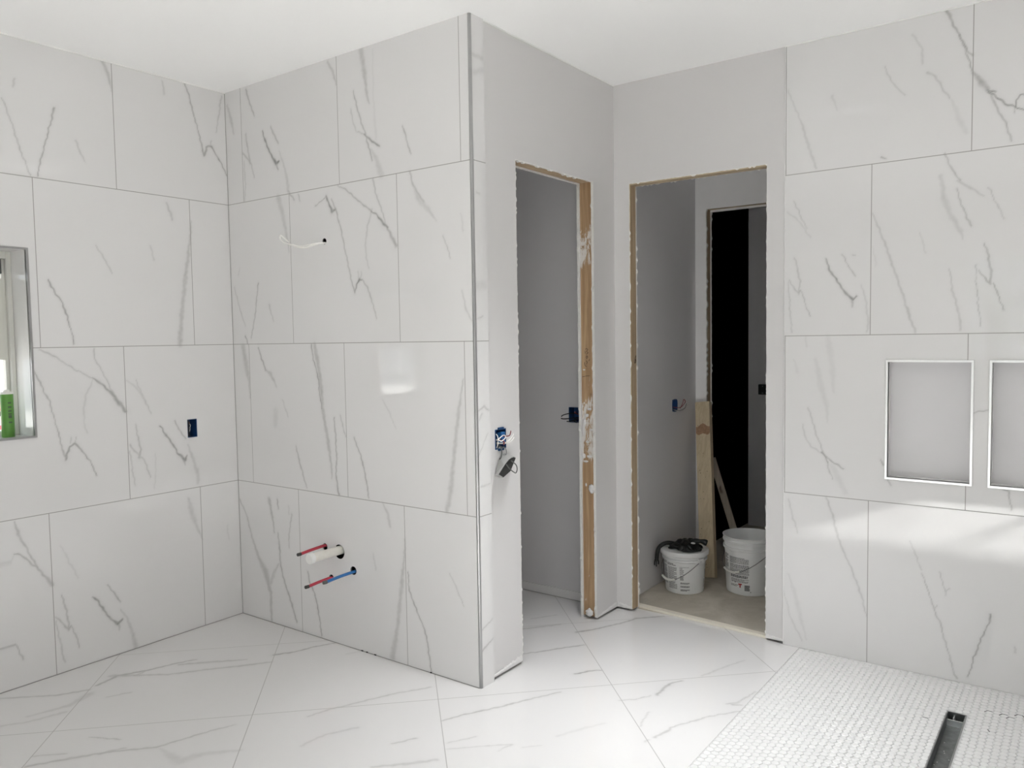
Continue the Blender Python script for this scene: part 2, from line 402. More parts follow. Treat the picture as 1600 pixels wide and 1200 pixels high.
VEINS = {
 'left': [
  (0.35, [(-0.996,2.348,0.006),(-0.969,2.271,0.007),(-0.943,2.168,0.005),(-0.905,2.061,0.005)]),
  (0.6, [(-0.801,2.354,0.012),(-0.821,2.285,0.005),(-0.851,2.176,0.005),(-0.875,2.095,0.004),(-0.88,2.064,0.003)]),
  (0.3, [(-0.722,2.235,0.009),(-0.703,2.185,0.007),(-0.686,2.152,0.004)]),
  (0.3, [(-0.594,2.598,0.028),(-0.57,2.536,0.024),(-0.559,2.475,0.004)]),
  (0.25, [(-0.946,2.434,0.012),(-0.955,2.403,0.007)]),
  (0.25, [(-0.324,2.579,0.01),(-0.316,2.523,0.02)]),
  (0.6, [(-0.212,2.597,0.011),(-0.192,2.542,0.007),(-0.164,2.439,0.005),(-0.14,2.344,0.006),(-0.123,2.276,0.013)]),
  (0.6, [(-0.123,2.276,0.013),(-0.107,2.32,0.013),(-0.083,2.329,0.015),(-0.062,2.297,0.006),(-0.028,2.252,0.006),(-0.003,2.199,0.005)]),
  (0.3, [(-0.017,2.583,0.013),(-0.036,2.486,0.008),(-0.052,2.402,0.004)]),
  (0.3, [(-0.082,2.355,0.006),(-0.089,2.323,0.005)]),
  (0.3, [(-0.327,2.027,0.012),(-0.308,1.981,0.016),(-0.301,1.952,0.014)]),
  (0.3, [(-0.658,1.804,0.005),(-0.615,1.734,0.006),(-0.594,1.689,0.005)]),
  (0.2, [(-0.413,1.825,0.008),(-0.398,1.758,0.014)]),
  (0.3, [(-0.207,1.958,0.006),(-0.21,1.897,0.016),(-0.228,1.79,0.025),(-0.249,1.669,0.031),(-0.272,1.517,0.031),(-0.288,1.373,0.037)]),
  (0.65, [(-0.859,1.647,0.005),(-0.848,1.619,0.008),(-0.813,1.562,0.004),(-0.795,1.517,0.008),(-0.78,1.451,0.004),(-0.767,1.381,0.004)]),
  (0.5, [(-0.931,1.274,0.006),(-0.915,1.241,0.011),(-0.899,1.194,0.004),(-0.876,1.146,0.005),(-0.858,1.058,0.004),(-0.84,0.969,0.005),(-0.823,0.9,0.017)]),
  (0.6, [(-0.823,0.9,0.017),(-0.806,0.952,0.009),(-0.783,0.959,0.016),(-0.77,0.947,0.008),(-0.745,0.913,0.005),(-0.717,0.865,0.004),(-0.699,0.81,0.004)]),
  (0.35, [(-0.802,0.965,0.005),(-0.798,0.991,0.003)]),
  (0.35, [(-0.779,0.965,0.005),(-0.78,0.989,0.003)]),
  (0.35, [(-0.906,1.361,0.005),(-0.873,1.347,0.009),(-0.812,1.306,0.005),(-0.762,1.27,0.003),(-0.697,1.233,0.005)]),
  (0.6, [(-0.697,1.233,0.004),(-0.667,1.214,0.014),(-0.644,1.188,0.01),(-0.617,1.162,0.021),(-0.591,1.121,0.028),(-0.56,1.08,0.022)]),
  (0.35, [(-0.688,1.36,0.007),(-0.683,1.312,0.005),(-0.655,1.262,0.004),(-0.636,1.219,0.006),(-0.617,1.169,0.007)]),
  (0.2, [(-0.697,1.23,0.005),(-0.712,1.196,0.01),(-0.73,1.163,0.015),(-0.74,1.102,0.011),(-0.743,1.04,0.005),(-0.728,0.997,0.005)]),
  (0.2, [(-0.547,1.215,0.006),(-0.508,1.184,0.012),(-0.48,1.139,0.015),(-0.442,1.063,0.004)]),
  (0.3, [(-0.507,1.216,0.004),(-0.487,1.161,0.004),(-0.442,1.059,0.004)]),
  (0.7, [(-0.403,1.0,0.004),(-0.377,0.956,0.011),(-0.351,0.92,0.011),(-0.321,0.863,0.011),(-0.286,0.824,0.022),(-0.273,0.842,0.008)]),
  (0.4, [(-0.286,0.824,0.016),(-0.283,0.801,0.005)]),
  (0.5, [(-0.331,1.015,0.005),(-0.301,0.959,0.006),(-0.278,0.923,0.006)]),
  (0.22, [(-0.267,0.895,0.008),(-0.241,0.822,0.024),(-0.223,0.75,0.032),(-0.22,0.703,0.02)]),
  (0.4, [(-0.519,1.015,0.004),(-0.507,0.952,0.007),(-0.498,0.9,0.013),(-0.506,0.865,0.015)]),
  (0.35, [(-0.549,0.928,0.006),(-0.528,0.897,0.007),(-0.506,0.872,0.009),(-0.493,0.863,0.007),(-0.475,0.824,0.006),(-0.459,0.766,0.004)]),
  (0.3, [(-0.549,0.899,0.006),(-0.543,0.826,0.007),(-0.531,0.744,0.007)]),
  (0.15, [(-0.431,0.87,0.006),(-0.431,0.788,0.008),(-0.442,0.715,0.006)]),
  (0.4, [(-1.031,0.675,0.004),(-1.016,0.614,0.019),(-0.997,0.571,0.009),(-0.979,0.527,0.01),(-0.957,0.475,0.013),(-0.937,0.437,0.013),(-0.917,0.411,0.022),(-0.902,0.384,0.024)]),
  (0.5, [(-1.037,0.547,0.004),(-1.014,0.535,0.006),(-0.994,0.514,0.006),(-0.972,0.482,0.009),(-0.954,0.471,0.008)]),
  (0.15, [(-1.037,0.54,0.004),(-1.056,0.506,0.012),(-1.076,0.453,0.018),(-1.072,0.413,0.007),(-1.081,0.357,0.005)]),
  (0.4, [(-1.102,0.269,0.005),(-1.078,0.229,0.006),(-1.043,0.162,0.005),(-1.022,0.106,0.005)]),
  (0.15, [(-0.86,0.54,0.005),(-0.831,0.465,0.013),(-0.814,0.426,0.011),(-0.796,0.387,0.004)]),
  (0.4, [(-0.867,0.33,0.004),(-0.853,0.272,0.009),(-0.843,0.207,0.011),(-0.847,0.173,0.009)]),
  (0.4, [(-0.893,0.246,0.005),(-0.872,0.216,0.005),(-0.847,0.177,0.012),(-0.834,0.19,0.005),(-0.823,0.159,0.005),(-0.803,0.086,0.004)]),
  (0.3, [(-0.894,0.229,0.005),(-0.882,0.143,0.008),(-0.867,0.042,0.008)]),
  (0.7, [(-0.74,0.288,0.004),(-0.72,0.265,0.011),(-0.695,0.219,0.01),(-0.669,0.172,0.01),(-0.635,0.136,0.019),(-0.616,0.156,0.009)]),
  (0.35, [(-0.635,0.136,0.017),(-0.629,0.109,0.007)]),
  (0.5, [(-0.676,0.324,0.004),(-0.656,0.291,0.004),(-0.633,0.255,0.009),(-0.623,0.235,0.004)]),
  (0.25, [(-0.621,0.198,0.006),(-0.591,0.145,0.015),(-0.569,0.057,0.03),(-0.56,0.006,0.03)]),
  (0.22, [(-0.274,0.634,0.024),(-0.26,0.562,0.04),(-0.234,0.487,0.024),(-0.208,0.422,0.005)]),
  (0.12, [(-0.072,0.466,0.007),(-0.066,0.396,0.017)]),
 ],
 'mid': [
  (0.25, [(0.02,2.537,0.022),(0.051,2.447,0.028),(0.065,2.394,0.015)]),
  (0.45, [(0.172,2.583,0.015),(0.196,2.521,0.011),(0.233,2.449,0.006)]),
  (0.35, [(0.16,2.378,0.011),(0.17,2.31,0.013),(0.187,2.233,0.017)]),
  (0.35, [(0.134,2.29,0.009),(0.174,2.251,0.011),(0.193,2.232,0.006),(0.217,2.162,0.005)]),
  (0.3, [(0.139,2.248,0.006),(0.144,2.138,0.007),(0.135,2.063,0.005)]),
  (0.75, [(0.29,2.369,0.005),(0.307,2.322,0.015),(0.343,2.259,0.014),(0.38,2.206,0.025),(0.406,2.214,0.014)]),
  (0.5, [(0.386,2.201,0.016),(0.398,2.175,0.006)]),
  (0.4, [(0.35,2.38,0.006),(0.386,2.321,0.014),(0.404,2.295,0.008)]),
  (0.2, [(0.409,2.258,0.008),(0.443,2.181,0.02),(0.464,2.098,0.03),(0.463,2.066,0.02)]),
  (0.3, [(0.758,2.586,0.019),(0.791,2.538,0.024),(0.807,2.482,0.006)]),
  (0.3, [(0.968,2.588,0.044),(0.986,2.49,0.035),(0.998,2.387,0.017),(1.009,2.363,0.005)]),
  (0.1, [(1.036,2.58,0.009),(1.034,2.38,0.01),(1.044,2.213,0.026)]),  # faint reflection band, drawn in the vein colour
  (0.5, [(0.914,2.432,0.005),(0.933,2.37,0.007),(0.957,2.3,0.007),(0.982,2.245,0.007),(0.996,2.192,0.009),(1.02,2.13,0.005)]),
  (0.7, [(0.973,2.242,0.009),(1.012,2.214,0.012),(1.061,2.18,0.009)]),
  (0.3, [(0.895,2.362,0.005),(0.909,2.301,0.004),(0.929,2.264,0.004),(0.971,2.243,0.005)]),
  (0.2, [(1.011,2.175,0.017),(1.041,2.134,0.035),(1.069,2.065,0.043)]),
  (0.5, [(1.198,2.241,0.004),(1.21,2.208,0.01),(1.219,2.178,0.004),(1.225,2.156,0.007),(1.239,2.123,0.004)]),
  (0.22, [(0.391,2.047,0.049),(0.418,1.971,0.039),(0.438,1.892,0.029),(0.458,1.79,0.01)]),
  (0.4, [(0.465,2.069,0.013),(0.505,2.026,0.008)]),
  (0.4, [(0.536,2.046,0.011),(0.546,2.014,0.006)]),
  (0.5, [(0.217,1.66,0.008),(0.19,1.528,0.005),(0.149,1.398,0.005)]),
  (0.3, [(0.027,1.649,0.005),(0.068,1.532,0.009),(0.105,1.456,0.005)]),
  (0.6, [(0.102,1.411,0.006),(0.118,1.37,0.008)]),
  (0.2, [(0.074,1.745,0.005),(0.058,1.705,0.005)]),
  (0.3, [(0.296,1.556,0.014),(0.307,1.52,0.006),(0.327,1.475,0.005)]),
  (0.7, [(0.724,2.016,0.013),(0.739,1.981,0.013),(0.76,1.946,0.021),(0.782,1.955,0.011)]),
  (0.4, [(0.724,2.012,0.007),(0.695,2.001,0.006),(0.649,1.982,0.006)]),
  (0.5, [(0.757,2.001,0.005),(0.772,1.974,0.007),(0.787,1.947,0.011),(0.801,1.895,0.007),(0.816,1.857,0.005),(0.834,1.783,0.005),(0.853,1.709,0.005),(0.871,1.643,0.005),(0.89,1.584,0.01)]),
  (0.7, [(0.89,1.584,0.009),(0.904,1.623,0.01),(0.924,1.642,0.014),(0.939,1.636,0.005)]),
  (0.4, [(0.939,1.639,0.005),(0.974,1.595,0.007),(1.002,1.53,0.005),(1.02,1.469,0.004)]),
  (0.3, [(0.915,1.673,0.004),(0.919,1.648,0.004)]),
  (0.3, [(0.933,1.672,0.004),(0.932,1.643,0.004)]),
  (0.45, [(0.802,2.054,0.004),(0.865,2.021,0.006),(0.936,1.966,0.005),(1.006,1.92,0.007)]),
  (0.7, [(1.006,1.92,0.007),(1.04,1.899,0.008),(1.074,1.861,0.018),(1.098,1.845,0.013)]),
  (0.45, [(1.093,1.845,0.013),(1.121,1.805,0.024),(1.144,1.765,0.028)]),
  (0.4, [(1.019,2.054,0.008),(1.034,1.99,0.007),(1.066,1.924,0.007),(1.088,1.856,0.007)]),
  (0.25, [(1.011,1.93,0.007),(0.993,1.89,0.012),(0.978,1.856,0.012),(0.966,1.801,0.014),(0.966,1.73,0.009),(0.982,1.683,0.004)]),
  (0.4, [(1.231,2.054,0.013),(1.241,2.012,0.009),(1.267,1.969,0.008),(1.303,1.925,0.009)]),
  (0.2, [(1.246,2.005,0.016),(1.276,1.941,0.039),(1.329,1.889,0.031),(1.367,1.846,0.006)]),
  (0.35, [(1.401,1.784,0.006),(1.417,1.743,0.004),(1.438,1.696,0.004)]),
  (0.15, [(1.495,1.862,0.006),(1.504,1.794,0.012)]),
  (0.25, [(1.494,1.566,0.006),(1.509,1.498,0.012),(1.541,1.439,0.007)]),
  (0.3, [(0.079,1.359,0.043),(0.101,1.259,0.053),(0.117,1.185,0.021),(0.123,1.102,0.005)]),
  (0.55, [(0.204,1.35,0.008),(0.223,1.301,0.012),(0.253,1.244,0.014)]),
  (0.3, [(0.253,1.244,0.01),(0.291,1.224,0.031),(0.333,1.165,0.006)]),
  (0.25, [(0.373,1.102,0.005),(0.413,1.024,0.006)]),
  (0.35, [(0.615,1.363,0.032),(0.635,1.279,0.038),(0.653,1.173,0.034),(0.66,1.066,0.028),(0.688,0.93,0.032),(0.706,0.824,0.019),(0.709,0.756,0.007)]),
  (0.65, [(0.594,1.363,0.008),(0.606,1.294,0.008),(0.637,1.203,0.008),(0.642,1.126,0.008),(0.654,1.073,0.006)]),
  (0.6, [(0.735,1.035,0.005),(0.74,0.964,0.006),(0.744,0.873,0.006),(0.737,0.766,0.007),(0.746,0.714,0.011),(0.754,0.688,0.013)]),
  (0.4, [(0.777,1.048,0.005),(0.791,0.997,0.007),(0.806,0.953,0.005)]),
  (0.45, [(0.462,0.888,0.006),(0.483,0.822,0.01),(0.51,0.753,0.01),(0.532,0.696,0.006)]),
  (0.13, [(0.32,1.044,0.051),(0.314,0.979,0.041)]),
  (0.6, [(0.86,0.956,0.004),(0.87,0.934,0.005),(0.9,0.877,0.004),(0.914,0.841,0.009),(0.928,0.784,0.007),(0.945,0.693,0.004)]),
  (0.2, [(1.043,1.125,0.004),(1.086,1.069,0.004),(1.118,1.007,0.004)]),
  (0.3, [(1.49,1.225,0.006),(1.483,1.186,0.012),(1.46,1.073,0.026),(1.439,0.938,0.028),(1.413,0.768,0.039),(1.393,0.691,0.031)]),
  (0.35, [(0.006,0.587,0.011),(0.058,0.516,0.015),(0.1,0.402,0.015),(0.149,0.307,0.033),(0.199,0.248,0.065),(0.234,0.145,0.032),(0.233,0.01,0.022)]),
  (0.4, [(0.245,0.613,0.032),(0.272,0.509,0.017),(0.279,0.452,0.01)]),
  (0.5, [(0.308,0.62,0.008),(0.315,0.571,0.006)]),
  (0.5, [(0.306,0.455,0.008),(0.315,0.374,0.015),(0.319,0.292,0.015),(0.347,0.215,0.013),(0.394,0.124,0.017),(0.427,0.041,0.012)]),
  (0.25, [(0.307,0.307,0.01),(0.265,0.25,0.032),(0.236,0.195,0.032)]),
  (0.35, [(0.415,0.559,0.008),(0.392,0.467,0.01),(0.386,0.393,0.006)]),
  (0.25, [(0.392,0.597,0.005),(0.396,0.557,0.006)]),
  (0.25, [(1.027,0.684,0.005),(1.056,0.643,0.022),(1.071,0.587,0.022)]),
  (0.65, [(0.519,0.301,0.005),(0.529,0.254,0.008),(0.563,0.204,0.005),(0.584,0.144,0.01),(0.598,0.068,0.006),(0.605,0.009,0.005)]),
  (0.3, [(1.157,0.541,0.01),(1.15,0.476,0.014),(1.131,0.351,0.031),(1.1,0.156,0.031),(1.065,0.016,0.044)]),
  (0.2, [(0.963,0.455,0.007),(0.975,0.383,0.012)]),
  (0.65, [(1.167,0.407,0.004),(1.174,0.329,0.004),(1.213,0.251,0.008),(1.233,0.219,0.004),(1.26,0.168,0.007),(1.272,0.113,0.008),(1.292,-0.003,0.005)]),
  (0.3, [(1.4,0.435,0.004),(1.438,0.377,0.004),(1.47,0.318,0.004)]),
 ],
 'right': [
  (0.22, [(2.393,2.417,0.004),(2.42,2.345,0.007),(2.447,2.274,0.009),(2.467,2.21,0.017),(2.491,2.134,0.016),(2.511,2.071,0.013)]),
  (0.15, [(2.573,2.356,0.013),(2.596,2.293,0.008)]),
  (0.3, [(2.773,2.433,0.003),(2.794,2.382,0.004),(2.83,2.326,0.005),(2.85,2.305,0.003)]),
  (0.2, [(2.873,2.534,0.012),(2.905,2.476,0.009),(2.908,2.414,0.012)]),
  (0.3, [(2.928,2.377,0.012),(2.956,2.356,0.009),(2.978,2.309,0.008),(3.006,2.265,0.005)]),
  (0.12, [(3.012,2.261,0.011),(3.04,2.172,0.034),(3.062,2.127,0.023)]),
  (0.5, [(2.985,2.603,0.007),(3.002,2.573,0.017),(3.018,2.521,0.009),(3.035,2.494,0.008),(3.057,2.436,0.007),(3.077,2.408,0.007)]),
  (0.5, [(3.032,2.494,0.006),(3.052,2.437,0.005),(3.078,2.354,0.004)]),
  (0.45, [(3.082,2.345,0.017),(3.106,2.308,0.033),(3.129,2.274,0.022)]),
  (0.7, [(3.129,2.274,0.008),(3.153,2.26,0.006)]),
  (0.7, [(3.132,2.267,0.007),(3.174,2.225,0.007),(3.194,2.206,0.009),(3.217,2.196,0.004),(3.244,2.178,0.003)]),
  (0.6, [(3.217,2.196,0.004),(3.219,2.219,0.003),(3.231,2.234,0.003),(3.243,2.235,0.003)]),
  (0.4, [(3.137,2.263,0.011),(3.151,2.223,0.011),(3.169,2.179,0.008),(3.19,2.14,0.008),(3.206,2.071,0.005)]),
  (0.4, [(3.214,2.197,0.003),(3.214,2.174,0.003)]),
  (0.5, [(2.765,2.077,0.009),(2.783,2.071,0.003)]),
  (0.3, [(2.422,1.942,0.004),(2.446,1.885,0.005),(2.473,1.822,0.004)]),
  (0.2, [(2.392,1.901,0.007),(2.439,1.859,0.005),(2.49,1.783,0.004)]),
  (0.3, [(2.425,1.704,0.004),(2.434,1.662,0.007),(2.448,1.6,0.007),(2.441,1.546,0.009)]),
  (0.35, [(2.4,1.61,0.004),(2.421,1.574,0.005),(2.441,1.549,0.007),(2.451,1.566,0.004),(2.468,1.511,0.004),(2.49,1.449,0.003)]),
  (0.3, [(2.399,1.603,0.004),(2.404,1.506,0.005),(2.415,1.382,0.005)]),
  (0.7, [(2.552,1.688,0.003),(2.569,1.64,0.008),(2.598,1.599,0.008),(2.624,1.551,0.008),(2.662,1.513,0.013),(2.677,1.529,0.005)]),
  (0.35, [(2.658,1.51,0.019),(2.662,1.487,0.009)]),
  (0.4, [(2.619,1.703,0.003),(2.642,1.655,0.003),(2.67,1.611,0.006)]),
  (0.3, [(2.66,1.7,0.006),(2.672,1.696,0.005)]),
  (0.2, [(2.692,1.574,0.004),(2.711,1.514,0.009),(2.721,1.436,0.013),(2.718,1.384,0.013)]),
  (0.28, [(2.735,1.861,0.005),(2.763,1.782,0.01),(2.787,1.716,0.011),(2.818,1.625,0.011),(2.848,1.528,0.013),(2.878,1.431,0.013),(2.897,1.377,0.01)]),
  (0.12, [(2.736,1.726,0.005),(2.749,1.648,0.004)]),
  (0.18, [(2.908,1.763,0.005),(2.929,1.686,0.004)]),
  (0.2, [(2.978,1.976,0.023),(2.99,1.89,0.029),(3.012,1.826,0.029),(3.051,1.756,0.023),(3.054,1.728,0.006)]),
  (0.4, [(2.99,2.06,0.008),(3.01,2.008,0.006),(3.043,1.95,0.008)]),
  (0.25, [(3.032,1.951,0.009),(3.075,1.922,0.017),(3.123,1.883,0.004)]),
  (0.4, [(3.033,1.921,0.005),(3.05,1.859,0.005),(3.069,1.808,0.008),(3.083,1.774,0.009)]),
  (0.3, [(3.138,1.914,0.004),(3.159,1.858,0.004),(3.189,1.793,0.004)]),
  (0.4, [(3.128,1.707,0.003),(3.14,1.658,0.009),(3.151,1.604,0.011),(3.147,1.556,0.014)]),
  (0.45, [(3.107,1.607,0.003),(3.128,1.581,0.004),(3.147,1.55,0.008)]),
  (0.45, [(3.157,1.556,0.003),(3.176,1.507,0.004),(3.194,1.453,0.003)]),
  (0.35, [(3.1,1.631,0.003),(3.105,1.528,0.003),(3.117,1.431,0.004),(3.119,1.395,0.003)]),
  (0.25, [(3.013,1.619,0.003),(3.022,1.538,0.009),(3.045,1.458,0.012),(3.054,1.381,0.012)]),
  (0.12, [(2.471,1.366,0.009),(2.478,1.321,0.01)]),
  (0.1, [(2.421,1.27,0.006),(2.441,1.212,0.019)]),
  (0.12, [(2.515,1.27,0.025),(2.534,1.168,0.037),(2.559,1.08,0.031),(2.566,1.004,0.006)]),
  (0.1, [(2.563,1.364,0.031),(2.582,1.245,0.037),(2.589,1.132,0.018)]),
  (0.35, [(2.482,1.061,0.004),(2.501,1.014,0.005),(2.52,0.944,0.005),(2.545,0.882,0.005),(2.558,0.848,0.008)]),
  (0.25, [(2.462,0.986,0.004),(2.474,0.935,0.008),(2.499,0.892,0.008),(2.542,0.869,0.004)]),
  (0.65, [(2.542,0.875,0.005),(2.558,0.848,0.009),(2.566,0.829,0.006)]),
  (0.5, [(2.558,0.857,0.005),(2.591,0.831,0.009),(2.612,0.82,0.009),(2.633,0.809,0.004)]),
  (0.3, [(2.564,0.829,0.005),(2.576,0.788,0.006),(2.589,0.761,0.003)]),
  (0.12, [(2.585,0.815,0.037),(2.616,0.754,0.037),(2.64,0.706,0.025)]),
  (0.5, [(2.775,0.861,0.003),(2.788,0.835,0.006)]),
  (0.25, [(2.405,0.654,0.004),(2.422,0.579,0.01),(2.443,0.511,0.006)]),
  (0.3, [(2.563,0.679,0.007),(2.586,0.612,0.013),(2.606,0.532,0.011),(2.632,0.461,0.009),(2.672,0.371,0.009),(2.71,0.269,0.009),(2.727,0.197,0.005)]),
  (0.12, [(2.406,0.32,0.006),(2.427,0.259,0.028),(2.455,0.15,0.028),(2.483,0.042,0.007)]),
  (0.22, [(2.382,0.251,0.004),(2.414,0.128,0.006),(2.466,0.034,0.004)]),
  (0.4, [(2.934,0.411,0.003),(2.955,0.346,0.003),(2.976,0.276,0.004),(3.002,0.219,0.005),(3.02,0.145,0.004),(3.052,0.03,0.004),(3.061,0.013,0.006)]),
  (0.3, [(2.976,0.276,0.003),(2.987,0.291,0.003)]),
  (0.25, [(2.886,0.537,0.004),(2.913,0.47,0.004),(2.931,0.427,0.003)]),
  (0.3, [(2.996,0.425,0.003),(3.017,0.354,0.004),(3.015,0.335,0.003)]),
  (0.3, [(3.017,0.358,0.003),(3.028,0.366,0.003)]),
  (0.6, [(3.169,0.291,0.007),(3.168,0.266,0.005),(3.145,0.198,0.004),(3.12,0.117,0.004),(3.099,0.029,0.003)]),
  (0.4, [(3.25,0.184,0.003),(3.255,0.16,0.005)]),
  (0.5, [(3.208,0.78,0.012),(3.219,0.776,0.007),(3.224,0.748,0.005),(3.232,0.701,0.004)]),
  (0.4, [(2.798,0.787,0.005),(2.814,0.755,0.003)]),
  (0.4, [(3.101,1.066,0.003),(3.131,1.074,0.004),(3.154,1.079,0.004)]),
 ],
 'strip': [
  (0.35, [(0.01,1.096,0.007),(0.048,1.112,0.012),(0.079,1.096,0.007)]),
  (0.25, [(0.015,1.063,0.008),(0.036,1.087,0.007)]),
  (0.25, [(0.011,0.925,0.005),(0.066,1.005,0.004)]),
  (0.25, [(0.018,0.799,0.01),(0.076,0.806,0.009)]),
  (0.3, [(0.012,0.233,0.007),(0.078,0.26,0.007)]),
  (0.4, [(0.004,0.147,0.009),(0.075,0.179,0.007)]),
  (0.25, [(0.024,1.935,0.008),(0.045,1.934,0.007)]),
  (0.15, [(0.014,1.58,0.049),(0.061,1.585,0.05)]),
  (0.3, [(0.021,1.455,0.008),(0.052,1.463,0.007)]),
  (0.2, [(0.017,2.449,0.025),(0.071,2.451,0.026)]),
  (0.15, [(0.026,2.387,0.034),(0.069,2.404,0.035)]),
 ],
 'floor': [
  (0.35, [(0.048,-1.133,0.011),(0.122,-1.062,0.014),(0.202,-0.993,0.018),(0.261,-0.892,0.018)]),
  (0.2, [(0.301,-1.136,0.017),(0.337,-1.002,0.034),(0.3,-0.911,0.054)]),
  (0.2, [(0.298,-1.228,0.023),(0.348,-1.155,0.02),(0.379,-1.041,0.027)]),
  (0.45, [(0.245,-0.856,0.015),(0.223,-0.759,0.027),(0.276,-0.655,0.023),(0.303,-0.557,0.016),(0.342,-0.476,0.01)]),
  (0.3, [(0.203,-0.773,0.039),(0.386,-0.631,0.019),(0.492,-0.491,0.027),(0.593,-0.37,0.023),(0.639,-0.304,0.016)]),
  (0.3, [(0.331,-0.548,0.028),(0.426,-0.449,0.028),(0.527,-0.351,0.012)]),
  (0.4, [(0.281,-0.719,0.01),(0.276,-0.655,0.01)]),
  (0.3, [(0.386,-0.887,0.007),(0.422,-0.806,0.011)]),
  (0.55, [(0.585,-0.249,0.024),(0.632,-0.179,0.016),(0.658,-0.092,0.01),(0.702,-0.007,0.008)]),
  (0.35, [(0.676,-1.298,0.014),(0.744,-1.188,0.02),(0.816,-1.084,0.017),(0.916,-0.981,0.017),(0.935,-0.91,0.012),(0.963,-0.82,0.01),(1.0,-0.732,0.006)]),
  (0.35, [(0.654,-1.08,0.006),(0.758,-1.025,0.007)]),
  (0.3, [(0.627,-1.252,0.007),(0.7,-1.181,0.01)]),
  (0.3, [(0.8,-1.095,0.008),(0.832,-1.044,0.009)]),
  (0.15, [(0.933,-0.98,0.014),(1.064,-0.987,0.067),(1.085,-0.919,0.041),(1.171,-0.827,0.019)]),
  (0.3, [(1.168,-0.54,0.009),(1.185,-0.475,0.008),(1.237,-0.356,0.016),(1.292,-0.232,0.013),(1.377,-0.099,0.01)]),
  (0.2, [(1.318,-0.692,0.014),(1.325,-0.594,0.014),(1.381,-0.495,0.02)]),
  (0.35, [(1.565,-0.505,0.008),(1.609,-0.426,0.008)]),
  (0.25, [(1.617,-0.646,0.017),(1.695,-0.571,0.025),(1.76,-0.495,0.018)]),
  (0.2, [(0.846,-0.061,0.012),(0.889,0.033,0.012)]),
  (0.4, [(1.597,-0.284,0.009),(1.633,-0.201,0.012),(1.701,-0.086,0.012),(1.76,0.033,0.01),(1.825,0.154,0.01)]),
  (0.25, [(1.715,-0.395,0.006),(1.77,-0.305,0.009)]),
  (0.25, [(1.742,-0.426,0.005),(1.824,-0.347,0.006),(1.905,-0.273,0.009),(1.891,-0.336,0.005)]),
  (0.2, [(1.947,-0.271,0.005),(1.99,-0.227,0.004)]),
  (0.12, [(1.999,-0.144,0.015),(2.038,-0.06,0.022),(2.091,0.036,0.009)]),
  (0.5, [(1.485,0.374,0.006),(1.542,0.448,0.013),(1.589,0.52,0.016),(1.655,0.611,0.013)]),
  (0.3, [(1.316,0.62,0.025),(1.374,0.695,0.028),(1.429,0.767,0.018)]),
  (0.3, [(1.269,0.752,0.011),(1.34,0.864,0.009)]),
  (0.5, [(1.545,0.723,0.024),(1.591,0.788,0.016),(1.662,0.942,0.014),(1.694,1.044,0.018),(1.788,1.145,0.009)]),
  (0.6, [(1.781,0.324,0.011),(1.795,0.344,0.017),(1.817,0.388,0.011),(1.853,0.418,0.007)]),
  (0.3, [(2.046,0.218,0.006),(2.097,0.264,0.006),(2.125,0.322,0.008)]),
  (0.45, [(2.144,0.342,0.018),(2.139,0.41,0.019),(2.146,0.476,0.016),(2.173,0.514,0.008)]),
  (0.35, [(2.281,0.042,0.015),(2.299,0.111,0.016),(2.295,0.137,0.009)]),
  (0.35, [(2.295,0.137,0.007),(2.341,0.224,0.009),(2.379,0.295,0.007),(2.457,0.401,0.005)]),
  (0.3, [(2.39,0.42,0.01),(2.421,0.452,0.013),(2.443,0.582,0.008)]),
  (0.45, [(2.409,0.427,0.007),(2.441,0.444,0.007)]),
  (0.2, [(2.217,0.6,0.014),(2.255,0.718,0.014),(2.303,0.847,0.009)]),
  (0.25, [(2.204,0.084,0.006),(2.191,0.135,0.006),(2.181,0.201,0.005)]),
  (0.3, [(2.267,-0.005,0.009),(2.272,0.017,0.009)]),
 ],
}
# ================================================================== SETTING
X3, Y3, Z3 = (1,0,0), (0,1,0), (0,0,1)
NX, NY = (-1,0,0), (0,-1,0)
# floor: diagonal glossy tiles, running into the closet; stops at the shower pan (x 2.45) and at the hall threshold
SHX = 2.452
panel('floor', 'tile_floor', ((0,0,0), X3, Y3, Z3), -.02, SHX, YS, YC+.06, .04, veins=VEINS['floor'], fine=(0, SHX, -1.45, YC+.06), step=.005)
# ceiling
q = FILL[2]/2
MB().box(-.3, FILL[0]-q, YS-.2, 3.4, ZC, ZC+.1).box(FILL[0]+q, XE+.2, YS-.2, 3.4, ZC, ZC+.1).box(FILL[0]-q, FILL[0]+q, YS-.2, FILL[1]-q, ZC, ZC+.1).box(FILL[0]-q, FILL[0]+q, FILL[1]+q, 3.4, ZC, ZC+.1).box(FILL[0]-q, FILL[0]+q, FILL[1]-q, FILL[1]+q, ZC+.08, ZC+.1).build('ceiling', 'ceiling_paint', kind='structure')

# left wall with the window reveal and an outlet cut-out
WY0, WY1, WZ0, WZ1 = -1.545, -.935, 1.008, 1.767
OB = (-.266, -.2145, .9275, 1.0155)
panel('wall_left', 'tile_left', ((0,0,0), Y3, Z3, X3), YS, 0, 0, ZC, .02, holes=[(WY0, WY1, WZ0, WZ1), OB], veins=VEINS['left'], fine=(-1.05, 0, 0, ZC))
wl = MB()
for a in ((YS-.15, WY0-.012, 0, ZC), (WY1+.012, .13, 0, ZC), (WY0-.012, WY1+.012, 0, WZ0-.012), (WY0-.012, WY1+.012, WZ1+.012, ZC)):
    if a[0] > -1: 
        for b in ((a[0], OB[0]-.02, 0, ZC), (OB[1]+.02, a[1], 0, ZC), (OB[0]-.02, OB[1]+.02, 0, OB[2]-.02), (OB[0]-.02, OB[1]+.02, OB[3]+.02, ZC)): wl.box(-.25, -.0215, *b)
    else: wl.box(-.25, -.0215, *a)
